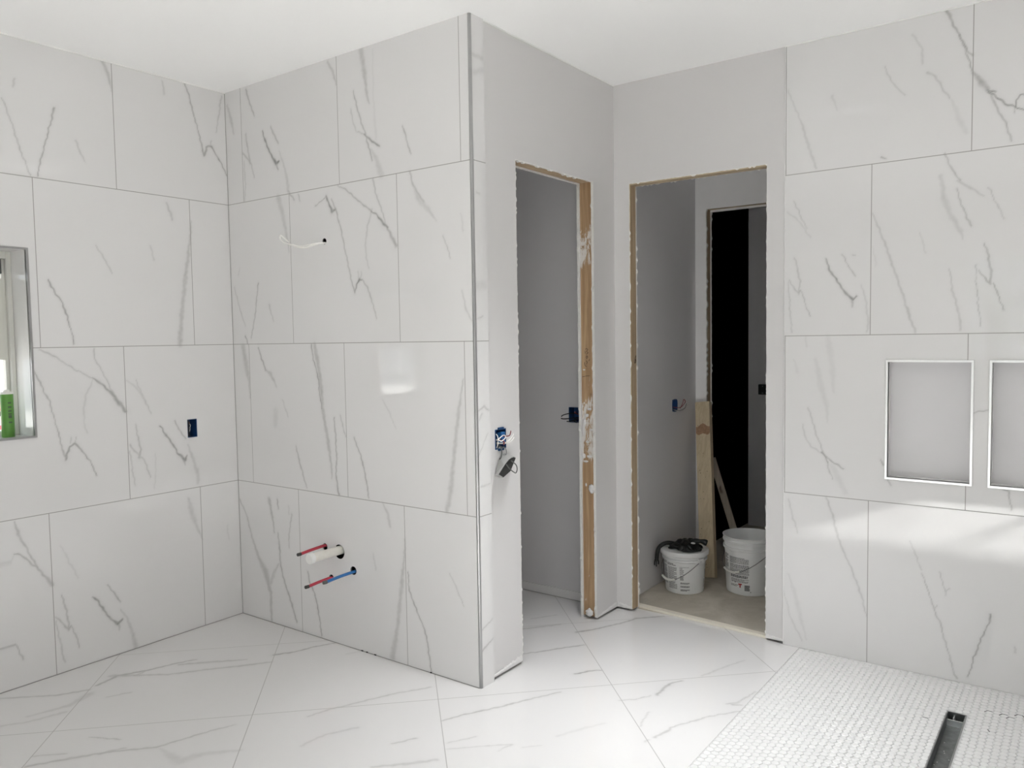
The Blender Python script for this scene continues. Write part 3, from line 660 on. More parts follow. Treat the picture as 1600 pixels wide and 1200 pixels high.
wl.build('wall_left_framing', 'paint', kind='structure')
# middle wall (the stub carrying the sink plumbing)
HOLES = [(.704, 1.82, .0135), (.648, .437, .0155), (.745, .428, .0325), (.686, .298, .0155), (.834, .356, .019)]
panel('wall_middle', 'tile_mid', ((0,0,0), X3, Z3, NY), 0, XB-.009, 0, ZC, .02, circles=HOLES, veins=VEINS['mid'], fine=(0, XB-.009, 0, ZC))
wm = MB().box(.0, XP-.014, .06, .10, 0, ZC)       # back of the stub wall, closet side
wm.build('wall_middle_back', 'paint_inner', kind='structure')
MB().box(0.005, XP-.016, .055, .058, 0, ZC).build('wall_middle_shade', 'black', kind='structure')  # black sheet behind the pipe holes paints the dark inside the wall
# tile return round the outer corner
panel('wall_middle_return', 'tile_strip', ((XB,0,0), Y3, Z3, X3), .009, .084, 0, ZC, .0075, veins=VEINS['strip'], fine=(.009, .084, 0, ZC), step=.005)
# metal edge profile on the outer corner
mt = MB()
pr = [(XB-.0095, 0), (XB-.0095,-.0012)] + [(XB-.0095+.0100*math.sin(t), -.0006+.0100*(1-math.cos(t))) for t in [math.radians(a) for a in range(0, 91, 15)]] + [(XB, .0095), (XB-.004,.0095), (XB-.0095, .004)]
mt.prism([(x,y,0) for x,y in pr], [(x,y,ZC) for x,y in pr]); mt.build('trim_1', 'metal_dull', kind='structure')

# painted wall with doorway 1 : sheets of drywall on studs
D1 = (.290, .915, 2.108)      # y0 y1 z
B1 = (.124, .193, .933, 1.013)  # box cut-out
G = .010
def rag_line(a, b, n, amp, seed):
    r = random.Random(seed); return [(a+(b-a)*i/n, r.uniform(-amp, amp)*(r.random() < .45)) for i in range(n+1)]
panel('wall_closet', 'paint', ((XP,0,0), Y3, Z3, X3), .05, YP, G, ZC, .0125, holes=[(D1[0], D1[1], -1, D1[2]), B1], fine=None, kind='structure')
wi = MB()
xi0, xi1 = 1.457, 1.4695
wi.box(xi0, xi1, .10, D1[0]-.003, 0, ZC).box(xi0, xi1, D1[1]-.004, YP+.02, 0, ZC).box(xi0, xi1, D1[0]-.003, D1[1]-.004, D1[2]-.002, ZC)
wi.build('wall_closet_inner', 'paint_inner', kind='structure')
# painted wall with doorway 2
D2 = (1.630, 2.303, 2.118)
panel('wall_hall', 'paint', ((0,YP,0), X3, Z3, NY), XP-.013, XT, G, ZC, .0125, holes=[(D2[0], D2[1], -1, D2[2])], kind='structure')
yi0, yi1 = 1.171, 1.181
wh = MB(); wh.box(XP-.06, D2[0]-.003+.006, yi0, yi1, 0, ZC).box(D2[1], 3.3, yi0, yi1, 0, ZC).box(D2[0], D2[1], yi0, yi1, D2[2]-.004, ZC)
wh.build('wall_hall_inner', 'paint_inner', kind='structure')
# rough doorways: bare studs between the sheets
d1 = thing('doorway', 'bare rough doorway into the tiled closet, studs smeared with white compound', 'doorway', (1.50, .6, 0))
del d1['category']; d1['kind'] = 'structure'; d1.name = 'door_1'
def stud(parent, name, mat, x0,x1,y0,y1,z0,z1): return MB().box(x0,x1,y0,y1,z0,z1).build(name, mat, parent)
stud(d1, 'jamb_stud', 'stud_wood', xi1+.0005, XP-.013, D1[1]+.003, D1[1]+.04, .012, D1[2]+.04)
stud(d1, 'jamb_stud', 'stud_wood_plain', xi1+.0005, XP-.013, D1[0]-.04, D1[0]-.003, .012, D1[2]+.04)
stud(d1, 'header_stud', 'header_wood_y', xi1+.0005, XP-.013, D1[0]-.003, D1[1]+.003, D1[2]+.002, D1[2]+.04)
d2 = thing('door_2', 'bare rough doorway into the unfinished hall', 'doorway', (1.96, 1.15, 0)); del d2['category']; d2['kind'] = 'structure'
stud(d2, 'jamb_stud', 'stud_wood_plain', D2[0]+.0002, D2[0]+.0052, YP+.0012, yi0-.0005, .012, D2[2]-.0005)
stud(d2, 'jamb_stud', 'stud_wood_plain', D2[1]+.003, D2[1]+.04, YP+.013, yi0-.0005, .012, D2[2]+.03)
stud(d2, 'header_stud', 'header_wood_x', D2[0]+.0055, D2[1], YP+.0012, yi0-.0005, D2[2]-.0075, D2[2]-.0005)
# ragged gypsum edges and blobs of compound on both doorways
def ragged(parent, pts, thick_dir, t, width_dir, wv, seed, name='drywall_edge'):
    """a broken paper/gypsum bead along pts"""
    r = random.Random(seed); mb = MB(); n = len(pts); ring = []
    T = Vector(thick_dir)*t; W = Vector(width_dir)
    for p in pts:
        p = Vector(p); w = wv*(.35+.5*r.random()+(1.6 if r.random() < .12 else 0)); j = r.uniform(-.0008, .0008)
        ring.append([p+T*(-.5)+Vector(thick_dir)*j, p+T*.5, p+T*.5+W*w, p+T*(-.5)+W*w*r.uniform(.4,1)])
    base = len(mb.v)
    for q in ring: mb.v += [tuple(v) for v in q]
    for i in range(n-1):
        for k in range(4): mb.f.append((i*4+k, i*4+(k+1)%4, (i+1)*4+(k+1)%4, (i+1)*4+k))
    mb.f += [(3,2,1,0), ((n-1)*4,(n-1)*4+1,(n-1)*4+2,(n-1)*4+3)]
    return mb.build(name, 'gypsum', parent)
def run(a, b, n): return [tuple(a[i]+(b[i]-a[i])*k/n for i in range(3)) for k in range(n+1)]
ragged(d1, run((XP-.0062, D1[1], .012), (XP-.0062, D1[1], D1[2]), 150), (1,0,0), .0128, (0,-1,0), .004, 1)
ragged(d1, run((1.4632, D1[1]-.004, .012), (1.4632, D1[1]-.004, D1[2]-.002), 150), (1,0,0), .0125, (0,-1,0), .003, 2)
ragged(d1, run((XP-.0062, D1[0], .04), (XP-.0062, D1[0], D1[2]), 260), (1,0,0), .0128, (0,1,0), .003, 3)
ragged(d1, run((XP-.0062, D1[0], D1[2]), (XP-.0062, D1[1], D1[2]), 60), (1,0,0), .0128, (0,0,-1), .004, 4)
ragged(d1, run((1.4632, D1[0], D1[2]-.002), (1.4632, D1[1], D1[2]-.002), 60), (1,0,0), .0125, (0,0,-1), .002, 5)
ragged(d2, run((D2[0]-.001, YP-.0002, .012), (D2[0]-.001, YP-.0002, D2[2]), 150), (0,1,0), .002, (1,0,0), .003, 6)
ragged(d2, run((D2[0]+.004, 1.176, .012), (D2[0]+.003, 1.176, D2[2]), 150), (0,1,0), .010, (1,0,0), .004, 7)
ragged(d2, run((D2[0], YP, D2[2]), (D2[1], YP, D2[2]), 70), (0,1,0), .002, (0,0,-1), .004, 8)
ragged(d2, run((D2[0], 1.176, D2[2]-.004), (D2[1], 1.176, D2[2]-.004), 70), (0,1,0), .010, (0,0,-1), .003, 9)
ragged(d2, run((D2[1], YP+.0062, .012), (D2[1], YP+.0062, D2[2]), 240), (0,1,0), .0128, (-1,0,0), .003, 10)
def blob(parent, c, r, seed, name='compound_blob', mat='compound'):
    rd = random.Random(seed); bm = bmesh.new(); bmesh.ops.create_icosphere(bm, subdivisions=3, radius=1)
    for v in bm.verts:
        k = 1+.22*math.sin(v.co.x*5+seed)*math.sin(v.co.y*6+seed*2)+.12*math.sin(v.co.z*9+seed)
        v.co = Vector((v.co.x*r[0]*k, v.co.y*r[1]*k, v.co.z*r[2]*k))+Vector(c)-Vector(parent.location)
    me = bpy.data.meshes.new(name); bm.to_mesh(me); bm.free(); me.materials.append(MATS[mat])
    for p in me.polygons: p.use_smooth = True
    o = bpy.data.objects.new(name, me); COL.objects.link(o); o.parent = parent; return o
blob(d1, (1.522, D1[1]-.002, .645), (.013, .007, .022), 3); blob(d1, (1.505, D1[1]-.004, .030), (.018, .014, .018), 5)
for k, (x, z, rx, rz, tl) in enumerate([(1.512,1.03,.012,.006,0),(1.497,1.0,.012,.008,0),(1.485,.965,.008,.02,0),(1.478,.93,.006,.03,0),(1.523,.93,.008,.004,0),(1.50,.87,.01,.004,0),(1.48,.80,.008,.012,0),(1.51,.80,.014,.006,0),(1.49,.775,.012,.005,0),(1.485,1.22,.006,.003,0),(1.49,.66,.004,.008,0)]):
    blob(d1, (x, D1[1]+.001, z), (rx, .003, rz), 20+k)
# writing on the studs
def ink(parent, pts, r=.0011): return MB().tube(pts, r, 5).build('ink_mark', 'mark_ink', parent)
yk = D1[1]+.0025
for pts in ([(1.492,1.318),(1.500,1.322),(1.506,1.316),(1.500,1.308),(1.508,1.302),(1.500,1.296)], [(1.490,1.312),(1.491,1.298)], [(1.500,1.288),(1.506,1.282),(1.500,1.275),(1.496,1.282),(1.504,1.285)],
            [(1.510,1.262),(1.516,1.270)], [(1.496,1.262),(1.503,1.257),(1.499,1.248)], [(1.487,1.256),(1.490,1.240),(1.498,1.236)], [(1.474,1.185),(1.500,1.190),(1.515,1.191)]):
    ink(d1, [(x, yk, z) for x, z in pts])
xk = D2[0]+.0055
for pts in ([(1.166,1.283),(1.158,1.272),(1.152,1.256),(1.151,1.245),(1.158,1.247),(1.162,1.256),(1.157,1.263),(1.152,1.258)],): ink(d2, [(xk, y, z) for y, z in pts], .0016)
# compound smears and dark gap along the foot of the painted walls
def smear(name, P, seed):
    mb = MB(); n = 26; r = random.Random(seed); A, B, nrm = Vector(P[0]), Vector(P[1]), Vector(P[2])
    hs = [P[3](i/n)*(.8+.4*r.random()) for i in range(n+1)]
    for i in range(n+1):
        p = A+(B-A)*i/n; mb.v += [tuple(p+nrm*.004), tuple(p+nrm*.0035+Vector((0,0,hs[i]*.6))), tuple(p+Vector((0,0,hs[i]+.002))), tuple(p)]
    for i in range(n):
        for k in range(4): mb.f.append((i*4+k, i*4+(k+1)%4, (i+1)*4+(k+1)%4, (i+1)*4+k))
    mb.f += [(3,2,1,0), (n*4, n*4+1, n*4+2, n*4+3)]
    return mb.build(name, 'compound', kind='structure')
smear('trim_2', ((XP-.0005,.085,.016), (XP-.0005,.286,.016), (1,0,0), lambda t: .003+.022*t), 1)
smear('trim_3', ((XP+.004,YP+.0005,.014), (1.628,YP+.0005,.014), (0,-1,0), lambda t: .022-.012*t), 2)
smear('trim_4', ((2.305,YP+.0005,.012), (2.38,YP+.0005,.012), (0,-1,0), lambda t: .018-.01*t), 3)
smear('trim_5', ((XP-.0005,.92,.014), (XP-.0005,1.11,.014), (1,0,0), lambda t: .002+.02*t), 4)

# right tiled wall (shower) with two niches
NZ0, NZ1 = .789, 1.258; ND = .088
NI = [(2.799, 3.092), (3.161, 3.454)]
panel('wall_right', 'tile_right', ((0,YC,0), X3, Z3, NY), XT, XE, 0, ZC, .018, holes=[(a, b, NZ0, NZ1) for a, b in NI], veins=VEINS['right'], fine=(XT, 3.42, 0, ZC))
wr = MB().box(XT+.002, NI[0][0]-.02, YC+.0185, YC+.058, 0, ZC).box(NI[1][1]+.02, XE, YC+.0185, YC+.058, 0, ZC)
wr.box(NI[0][0]-.02, NI[1][1]+.02, YC+.0185, YC+.058, 0, NZ0-.02).box(NI[0][0]-.02, NI[1][1]+.02, YC+.0185, YC+.058, NZ1+.02, ZC)
wr.build('wall_right_framing', 'paint', kind='structure')
MB().box(XT-.002, XT, YC+.0005, YC+.012, 0, ZC).build('trim_6', 'metal', kind='structure')
for k, (a, b) in enumerate(NI):
    nl = ['recessed shower niche with bright metal edging, nearer the painted wall', 'recessed shower niche with metal edging cut off by the right picture edge'][k]
    n = thing('wall_niche', nl, 'niche', ((a+b)/2, YC, NZ0), 'shower niches in the tiled wall')
    y0, y1 = YC+.0005, YC+ND
    nm = MB().box(a-.012, b+.012, y1, y1+.012, NZ0-.012, NZ1+.012).box(a-.012, a, y0+.012, y1, NZ0-.012, NZ1+.012).box(b, b+.012, y0+.012, y1, NZ0-.012, NZ1+.012)
    nm.box(a, b, y0+.012, y1, NZ0-.012, NZ0).box(a, b, y0+.012, y1, NZ1, NZ1+.012)
    nm.build('recess', 'tile_plain', n)
    t = .009; f = -.004
    def bar(p0, p1, inner0, inner1):       # mitred flat bar
        s = [(p0[0],YC+f,p0[1]),(p1[0],YC+f,p1[1]),(inner1[0],YC+f,inner1[1]),(inner0[0],YC+f,inner0[1])]
        return MB().prism(s, [(x, YC+.012, z) for x, _, z in s]).build('edge_trim', 'metal', n, bevel=.0008)
    o = [(a-t, NZ0-t), (b+t, NZ0-t), (b+t, NZ1+t), (a-t, NZ1+t)]; i = [(a, NZ0), (b, NZ0), (b, NZ1), (a, NZ1)]
    for q in range(4): bar(o[q], o[(q+1)%4], i[q], i[(q+1)%4])

# caulk bead where the walls meet the ceiling
cb = MB().box(0, .006, YS, 0, ZC-.004, ZC).box(XT, XE, YC-.005, YC, ZC-.004, ZC).box(XP, XP+.006, .084, YP, ZC-.003, ZC)
cb.build('trim_7', 'caulk', kind='structure')
# grout joints where walls meet floor and each other
MB().box(0, .0022, -1.45, 0, .0002, .0025).box(.0022, XB-.01, -.0022, 0, .0002, .0025).box(0, .0018, -.0018, 0, .0025, ZC-.004).box(0, 1.456, 1.0985, 1.1015, .0002, .0022).build('trim_11', 'joint', kind='structure')
# small dark gaps still open in the floor joint
for k, (x0, x1) in enumerate([(.873, .885), (.905, .914), (.955, .967), (1.285, 1.293)]):
    MB().box(x0, x1, -.0032, -.0003, .0003, .0045).build('trim_8', 'black', kind='structure')

# shower floor of small white hexagon mosaic round the drain slot
DX0, DX1, DY0, DY1 = 3.069, 3.127, .12, .812
fs = MB().box(SHX, DX0, YS, YC+.02, -.04, -.0025).box(DX1, XE, YS, YC+.02, -.04, -.0025).box(DX0, DX1, DY1, YC+.02, -.04, -.0025).box(DX0, DX1, YS, DY0, -.04, -.0025)
fs.build('floor_shower_bed', 'hex_grout', kind='structure')
hx = MB(); ph = .0262; cw = ph*math.cos(math.radians(30))
R0, R1 = ph/2*1.1547-.0012, ph/2*1.1547-.0034
rr = random.Random(4)
nx = int((4.0-SHX)/cw); ny = int((YC+1.2)/ph)
for i in range(-1, nx):
    for j in range(-1, ny):
        cx = SHX+.0145+i*cw; cy = YC-.014-j*ph-(ph/2 if i%2 else 0)
        if cx > 3.55 and cy < .3: continue
        if DX0-.012 < cx < DX1+.012 and DY0-.012 < cy < DY1+.012: continue
        tz = rr.uniform(-.0003, .0003); ax, ay = rr.uniform(-.03,.03), rr.uniform(-.03,.03)
        b0 = []; t0 = []; g0 = []
        for k in range(6):
            an = math.radians(60*k); c, s_ = math.cos(an), math.sin(an)
            g0.append((cx+R0*c, cy+R0*s_, -.003)); b0.append((cx+R0*c, cy+R0*s_, -.0008+tz)); t0.append((cx+R1*c, cy+R1*s_, .0006+tz+ax*R1*c+ay*R1*s_))
        if cx < SHX+.02 or cy > YC-.03:
            cl_ = lambda L, e: [(max(p[0], SHX+.0012+e), min(p[1], YC-.0016-e), p[2]) for p in L]
            g0, b0, t0 = cl_(g0, 0), cl_(b0, 0), cl_(t0, .0008)
            if max(p[0] for p in b0)-min(p[0] for p in b0) < .004 or max(p[1] for p in b0)-min(p[1] for p in b0) < .004: continue
        n = len(hx.v); hx.v += g0+b0+t0
        for k in range(6):
            k2 = (k+1)%6; hx.f += [(n+k, n+k2, n+6+k2, n+6+k), (n+6+k, n+6+k2, n+12+k2, n+12+k)]
        hx.f.append(tuple(n+12+k for k in range(6)))
hx.build('floor_shower', 'hex_tile', kind='structure')
# a few joints between the hexagons still unfilled and dark
gaps = MB()
for gx, gy, ks in ((3.20,.90,(1,2)),(3.232,.875,(1,2)),(3.255,.868,(1,2)),(3.273,.912,(0,1,2)),(3.30,.90,(1,)),(3.325,.92,(0,1,2,5)),(3.345,.925,(0,1,2,3)),(3.365,.93,(1,2,4)),(3.01,.71,(1,)),(3.20,.735,(0,))):
    i = round((gx-SHX-.0145)/cw); j = round((YC-.014-gy-(ph/2 if i%2 else 0))/ph)
    cx = SHX+.0145+i*cw; cy = YC-.014-j*ph-(ph/2 if i%2 else 0); RR = ph/2*1.1547
    for k in ks:
        a1, a2 = math.radians(60*k), math.radians(60*k+60)
        gaps.tube([(cx+RR*math.cos(a1), cy+RR*math.sin(a1), -.0006), (cx+RR*math.cos(a2), cy+RR*math.sin(a2), -.0006)], .0013, 5, smooth=False)
gaps.build('trim_10', 'black', kind='structure')
# linear drain
dr = thing('linear_drain', 'open stainless linear drain channel sunk in the white hexagon shower floor', 'drain', (3.098, .47, -.03))
zb = -.034
ch = MB().box(DX0, DX1, DY0, DY1, zb-.0015, zb).box(DX0, DX0+.0018, DY0, DY1, zb, .0015).box(DX1-.0018, DX1, DY0, DY1, zb, .0015).box(DX0, DX1, DY0, DY0+.0018, zb, .0015).box(DX0, DX1, DY1-.0018, DY1, zb, .0015)
ch.build('channel', 'steel_dirty', dr)
MB().box(DX0-.003, DX0, DY0-.003, DY1+.003, -.002, .0022).box(DX1, DX1+.003, DY0-.003, DY1+.003, -.002, .0022).box(DX0, DX1, DY1, DY1+.003, -.002, .0022).build('rim', 'metal_dull', dr)
MB().lathe([(.0235, zb+.0002), (.0235, zb+.003), (.019, zb+.003), (.019, zb+.0006)], (3.098, .40, 0), 40, cap0=False, cap1=False).build('outlet_ring', 'metal_dull', dr, smooth=True)
MB().lathe([(.019, zb+.0004), (.019, zb+.0008)], (3.098, .40, 0), 40).build('outlet_dark_disc', 'black', dr)  # flat black disc painted in for the shaded outlet opening
MB().box(DX0+.002, DX1-.002, .775, .779, zb, -.012).box(3.09, 3.094, .779, DY1-.002, zb+.001, -.006).build('end_bracket', 'metal', dr)
for k in range(9):
    blob(dr, (DX0+.008+rr.random()*.042, .42+rr.random()*.34, zb+.001), (.0016, .0022, .001), 60+k, 'droplet', 'compound')

# walls behind the camera with the windows that light the room
def window(name, axis, pos, a0, a1, z0, z1, out, mull=1):
    w_ = thing(name, '', 'window', ((a0+a1)/2 if axis == 'y' else pos, pos if axis == 'y' else (a0+a1)/2, z0)); del w_['category']; del w_['label']; w_['kind'] = 'structure'
    fw = .05; p0, p1 = sorted((pos+out*.05, pos+out*.11))
    def bx(mb, u0, u1, c0, c1, q0=p0, q1=p1): return mb.box(u0, u1, q0, q1, c0, c1) if axis == 'y' else mb.box(q0, q1, u0, u1, c0, c1)
    fr = MB(); bx(fr, a0, a0+fw, z0, z1); bx(fr, a1-fw, a1, z0, z1); bx(fr, a0+fw, a1-fw, z0, z0+fw); bx(fr, a0+fw, a1-fw, z1-fw, z1)
    for k in range(1, mull+1):
        u = a0+(a1-a0)*k/(mull+1); bx(fr, u-.025, u+.025, z0+fw, z1-fw)
    fr.build('window_frame', 'vinyl', w_, bevel=.003)
    g = MB(); q = (p0+p1)/2; bx(g, a0+fw, a1-fw, z0+fw, z1-fw, q-.003, q+.003); g.build('pane', 'pane_glass', w_)
a0, a1, z0, z1 = WIN2
ws = MB().box(-.25, a0, YS-.15, YS, -.06, ZC).box(a1, XE+.15, YS-.15, YS, -.06, ZC).box(a0, a1, YS-.15, YS, -.06, z0).box(a0, a1, YS-.15, YS, z1, ZC)
ws.build('wall_south', 'paint', kind='structure'); window('window_2', 'y', YS, a0, a1, z0, z1, -1)
we = MB()
if USE3:
    b0, b1, z0, z1 = WIN3
    we.box(XE, XE+.15, YS, b0, -.06, ZC).box(XE, XE+.15, b1, YC+.06, -.06, ZC).box(XE, XE+.15, b0, b1, 0, z0).box(XE, XE+.15, b0, b1, z1, ZC)
    window('window_3', 'x', XE, b0, b1, z0, z1, 1, 0)
else: we.box(XE, XE+.15, YS, YC+.06, -.06, ZC)
we.build('wall_east', 'paint', kind='structure')

# closet behind doorway 1
cl = MB().box(-.1, 0.0, .10, 1.2, 0, ZC)
cl.build('wall_closet_side', 'paint_inner', kind='structure')
cbk = MB()
CB = (1.274, 1.345, .936, 1.016)
yw0, yw1 = 1.1108, 1.123
for a in ((0, CB[0], 0, ZC), (CB[1], 1.457, 0, ZC), (CB[0], CB[1], 0, CB[2]), (CB[0], CB[1], CB[3], ZC)): cbk.box(a[0], a[1], yw0, yw1, a[2], a[3])
cbk.build('wall_closet_back', 'paint_inner', kind='structure')
MB().box(-.1, 1.50, 1.1675, 1.182, 0, ZC).build('wall_closet_shade', 'black', kind='structure')  # black sheet in place of the dark inside this wall
MB().box(0.0, 1.456, yw0-.009, yw0-.0004, .001, .046).build('baseboard_closet', 'tile_plain', kind='structure')

# hall behind doorway 2
MB().box(1.45, 3.45, YC+.06, 2.45, -.04, 0).box(-1.0, 3.45, 2.45, 7.2, -.04, 0).build('floor_hall', 'subfloor', kind='structure')
YB = 2.115
HB = (1.787, 1.850, .945, 1.013)
hl = MB()
for a in ((yi1, HB[0], 0, ZC), (HB[1], YB, 0, ZC), (HB[0], HB[1], 0, HB[2]), (HB[0], HB[1], HB[3], ZC)): hl.box(1.528, 1.54, *a)
hl.build('wall_hall_left', 'paint_inner', kind='structure')
MB().box(1.44, 1.46, 1.19, 2.3, 0, ZC).build('wall_hall_shade', 'black', kind='structure')  # black sheet standing in for darkness behind the hall wall
DB = (1.606, 2.36, 2.118)
hb = MB().box(1.528, DB[0], YB, YB+.0125, 0, ZC).box(DB[1], 3.3, YB, YB+.0125, 0, ZC).box(DB[0], DB[1], YB, YB+.0125, DB[2], ZC)
hb.box(1.44, DB[0]+.0, YB+.072, YB+.084, 0, ZC).box(DB[1], 3.3, YB+.072, YB+.084, 0, ZC).box(DB[0], DB[1], YB+.072, YB+.084, DB[2]-.01, ZC)
hb.build('wall_hall_back', 'paint_hall_lit', kind='structure')
d3 = thing('door_3', '', 'doorway', (1.98, 2.15, 0)); del d3['category']; del d3['label']; d3['kind'] = 'structure'
stud(d3, 'jamb_stud', 'stud_wood_plain', DB[0]-.03, DB[0]-.002, YB+.013, YB+.0715, 0, DB[2]+.03)
stud(d3, 'header_stud', 'header_wood_x', DB[0]-.002, DB[1], YB+.013, YB+.0715, DB[2]+.002, DB[2]+.03)
ragged(d3, run((DB[0], YB+.006, .01), (DB[0], YB+.006, DB[2]), 130), (0,1,0), .0125, (1,0,0), .004, 30)
ragged(d3, run((DB[0], YB+.078, .01), (DB[0], YB+.078, DB[2]), 130), (0,1,0), .0115, (1,0,0), .003, 31)
MB().box(3.3, 3.4, 1.17, 7.2, 0, ZC).build('wall_hall_right', 'paint_inner', kind='structure')
# room beyond: its lack of light is painted in as near-black surfaces
MB().box(1.472, 3.3, 3.203, 3.33, .0, ZC).build('wall_far', 'paint_inner', kind='structure')
MB().box(-1.1, -1.0, 2.2, 7.2, 0, ZC).box(-1.0, 3.4, 7.2, 7.3, 0, ZC).box(-1.0, 1.44, YB+.085, YB+.1, 0, ZC).box(1.47, 1.472, 3.205, 3.33, 0, ZC).build('wall_dark_room', 'unlit_black', kind='structure')
MB().box(-1.1, 3.4, 2.3, 7.3, ZC-.01, ZC-.001).build('ceiling_dark_room', 'unlit_black', kind='structure')
MB().box(-1.0, 1.45, 2.2, 7.2, .0, .003).build('floor_dark_room', 'unlit_black', kind='structure')
# wood threshold strip
A, B = Vector((1.602,1.204,0)), Vector((2.302,1.150,0)); d = (B-A).normalized(); nn = Vector((-d.y, d.x, 0))*.017
q = [A-nn, B-nn, B+nn, A+nn]
MB().prism([(v.x,v.y,.0005) for v in q], [(v.x,v.y,.013) for v in q]).build('trim_9', 'strip_wood', kind='structure', bevel=.001)

# window 1 in the left wall
w1 = thing('window_1', '', 'window', (-.15, -1.24, WZ0)); del w1['category']; del w1['label']; w1['kind'] = 'structure'
rv = MB().box(-.20, -.001, WY1, WY1+.0115, WZ0-.0115, WZ1+.0115).box(-.20, -.001, WY0-.0115, WY0, WZ0-.0115, WZ1+.0115).box(-.20, -.001, WY0, WY1, WZ0-.0115, WZ0).box(-.20, -.001, WY0, WY1, WZ1, WZ1+.0115)
rv.build('reveal', 'tile_plain', w1)
t = .0045
MB().box(-.004, .0035, WY1-t, WY1+t, WZ0-t, WZ1+t).box(-.004, .0035, WY0-t, WY0+t, WZ0-t, WZ1+t).box(-.004, .0035, WY0+t, WY1-t, WZ0-t, WZ0+t).box(-.004, .0035, WY0+t, WY1-t, WZ1-t, WZ1+t).build('edge_trim', 'metal_dull', w1)
fx0, fx1 = -.215, -.150
fr = MB().box(fx0, fx1, WY1-.019, WY1, WZ0, WZ1).box(fx0, fx1, WY0, WY0+.019, WZ0, WZ1).box(fx0, fx1, WY0+.019, WY1-.019, WZ0, WZ0+.020).box(fx0, fx1, WY0+.019, WY1-.019, WZ1-.03, WZ1)
fr.build('window_frame', 'vinyl', w1, bevel=.003)
MB().box(fx0+.018, fx1-.018, WY1-.033, WY1-.019, WZ0+.020, WZ1-.03).box(fx0+.018, fx1-.018, WY0+.019, WY0+.033, WZ0+.020, WZ1-.03).build('sash', 'vinyl', w1, bevel=.002)
MB().box(fx0+.02, fx0+.025, WY0+.019, WY1-.019, WZ0+.020, WZ1-.03).build('pane', 'pane_glass', w1)
MB().box(fx1-.016, fx1-.008, WY0+.04, WY1-.034, 1.325, 1.655).box(fx1-.018, fx1-.004, WY0+.04, WY1-.033, 1.32, 1.335).build('blind_sheet', 'blind', w1)
MB().box(fx1-.03, fx1-.006, WY0+.04, WY1-.034, 1.675, 1.735).build('blind_headrail', 'grey_plug', w1, bevel=.002)
# ================================================================== THINGS
# electrical boxes
def open_box(parent, name, mat, x0,x1,y0,y1,z0,z1, side, t=.0018):
    """five-sided box open towards side ('+x', '-y')"""
    m_ = MB()
    if side == '+x':
        m_.box(x0, x0+t, y0, y1, z0, z1).box(x0+t, x1, y0, y0+t, z0, z1).box(x0+t, x1, y1-t, y1, z0, z1).box(x0+t, x1, y0+t, y1-t, z0, z0+t).box(x0+t, x1, y0+t, y1-t, z1-t, z1)
    else:
        m_.box(x0, x1, y1-t, y1, z0, z1).box(x0, x0+t, y0, y1-t, z0, z1).box(x1-t, x1, y0, y1-t, z0, z1).box(x0+t, x1-t, y0, y1-t, z0, z0+t).box(x0+t, x1-t, y0, y1-t, z1-t, z1)
    return m_.build(name, mat, parent)
e1 = thing('electrical_box', 'empty blue electrical box set flush in the tiled left wall', 'electrical box', (-.03, -.24, .93), 'blue electrical boxes')
open_box(e1, 'box', 'blue_box', -.06, -.002, OB[0]+.001, OB[1]-.001, OB[2]+.001, OB[3]-.001, '+x')
MB().tube([(-.05,-.25,.93),(-.02,-.247,.95),(-.012,-.2455,.97)], .0018, 6).build('wire', 'white_wire', e1)
MB().tube([(-.05,-.245,.99),(-.015,-.243,.99),(-.012,-.246,.975),(-.03,-.25,.965)], .0014, 6).build('wire', 'white_wire', e1)
MB().tube([(-.03,-.25,1.01),(-.01,-.2505,1.0),(-.014,-.25,.992)], .0014, 6).build('wire', 'copper', e1)
MB().box(-.055, -.004, OB[0]+.003, OB[0]+.012, OB[2]+.006, OB[3]-.004).build('clamp', 'black_wire', e1)

e2 = thing('electrical_box', 'blue electrical box full of loose wires on the grey wall left of the closet doorway', 'electrical box', (XP-.02, .158, .933), 'blue electrical boxes')
open_box(e2, 'box', 'blue_box', XP-.05, XP+.004, B1[0]-.0, B1[1]+.0, B1[2], B1[3], '+x')
MB().box(XP+.0005, XP+.006, B1[0]+.018, B1[1]-.016, B1[3]-.001, B1[3]+.007).build('mounting_ear', 'blue_box', e2)
MB().box(XP+.0005, XP+.006, B1[0]+.018, B1[1]-.016, B1[2]-.007, B1[2]+.001).build('mounting_ear', 'blue_box', e2)
MB().tube([(XP-.03,.135,.975),(XP+.012,.132,.972),(XP+.02,.14,.967),(XP+.02,.165,.976),(XP+.016,.172,.985),(XP+.014,.16,.988),(XP+.016,.14,.982),(XP+.01,.131,.974),(XP-.02,.14,.96)], .0021, 6).build('wire', 'white_wire', e2)
MB().tube([(XP-.03,.16,.955),(XP+.015,.165,.957),(XP+.035,.172,.968),(XP+.04,.19,.985),(XP+.038,.197,.992)], .0024, 6).build('wire', 'white_wire', e2)
MB().tube([(XP-.03,.16,.95),(XP+.02,.170,.955),(XP+.04,.18,.965),(XP+.042,.196,.978)], .0021, 6).build('wire', 'white_wire', e2)
MB().tube([(XP-.02,.17,.98),(XP+.03,.175,.985),(XP+.038,.178,.999),(XP+.034,.185,1.004),(XP+.03,.189,.995)], .0022, 6).build('wire', 'red_wire', e2)
MB().tube([(XP-.02,.15,.97),(XP+.018,.156,.965),(XP+.02,.155,.95)], .003, 6).build('wire', 'red_wire', e2)
MB().box(XP-.02, XP+.006, .162, .186, .955, 1.0).build('connector', 'blue_pipe', e2, bevel=.003)
MB().tube([(XP-.02,.128,1.005),(XP+.010,.127,.99),(XP+.012,.1275,.96),(XP+.004,.129,.94)], .0016, 6).build('wire', 'white_wire', e2)
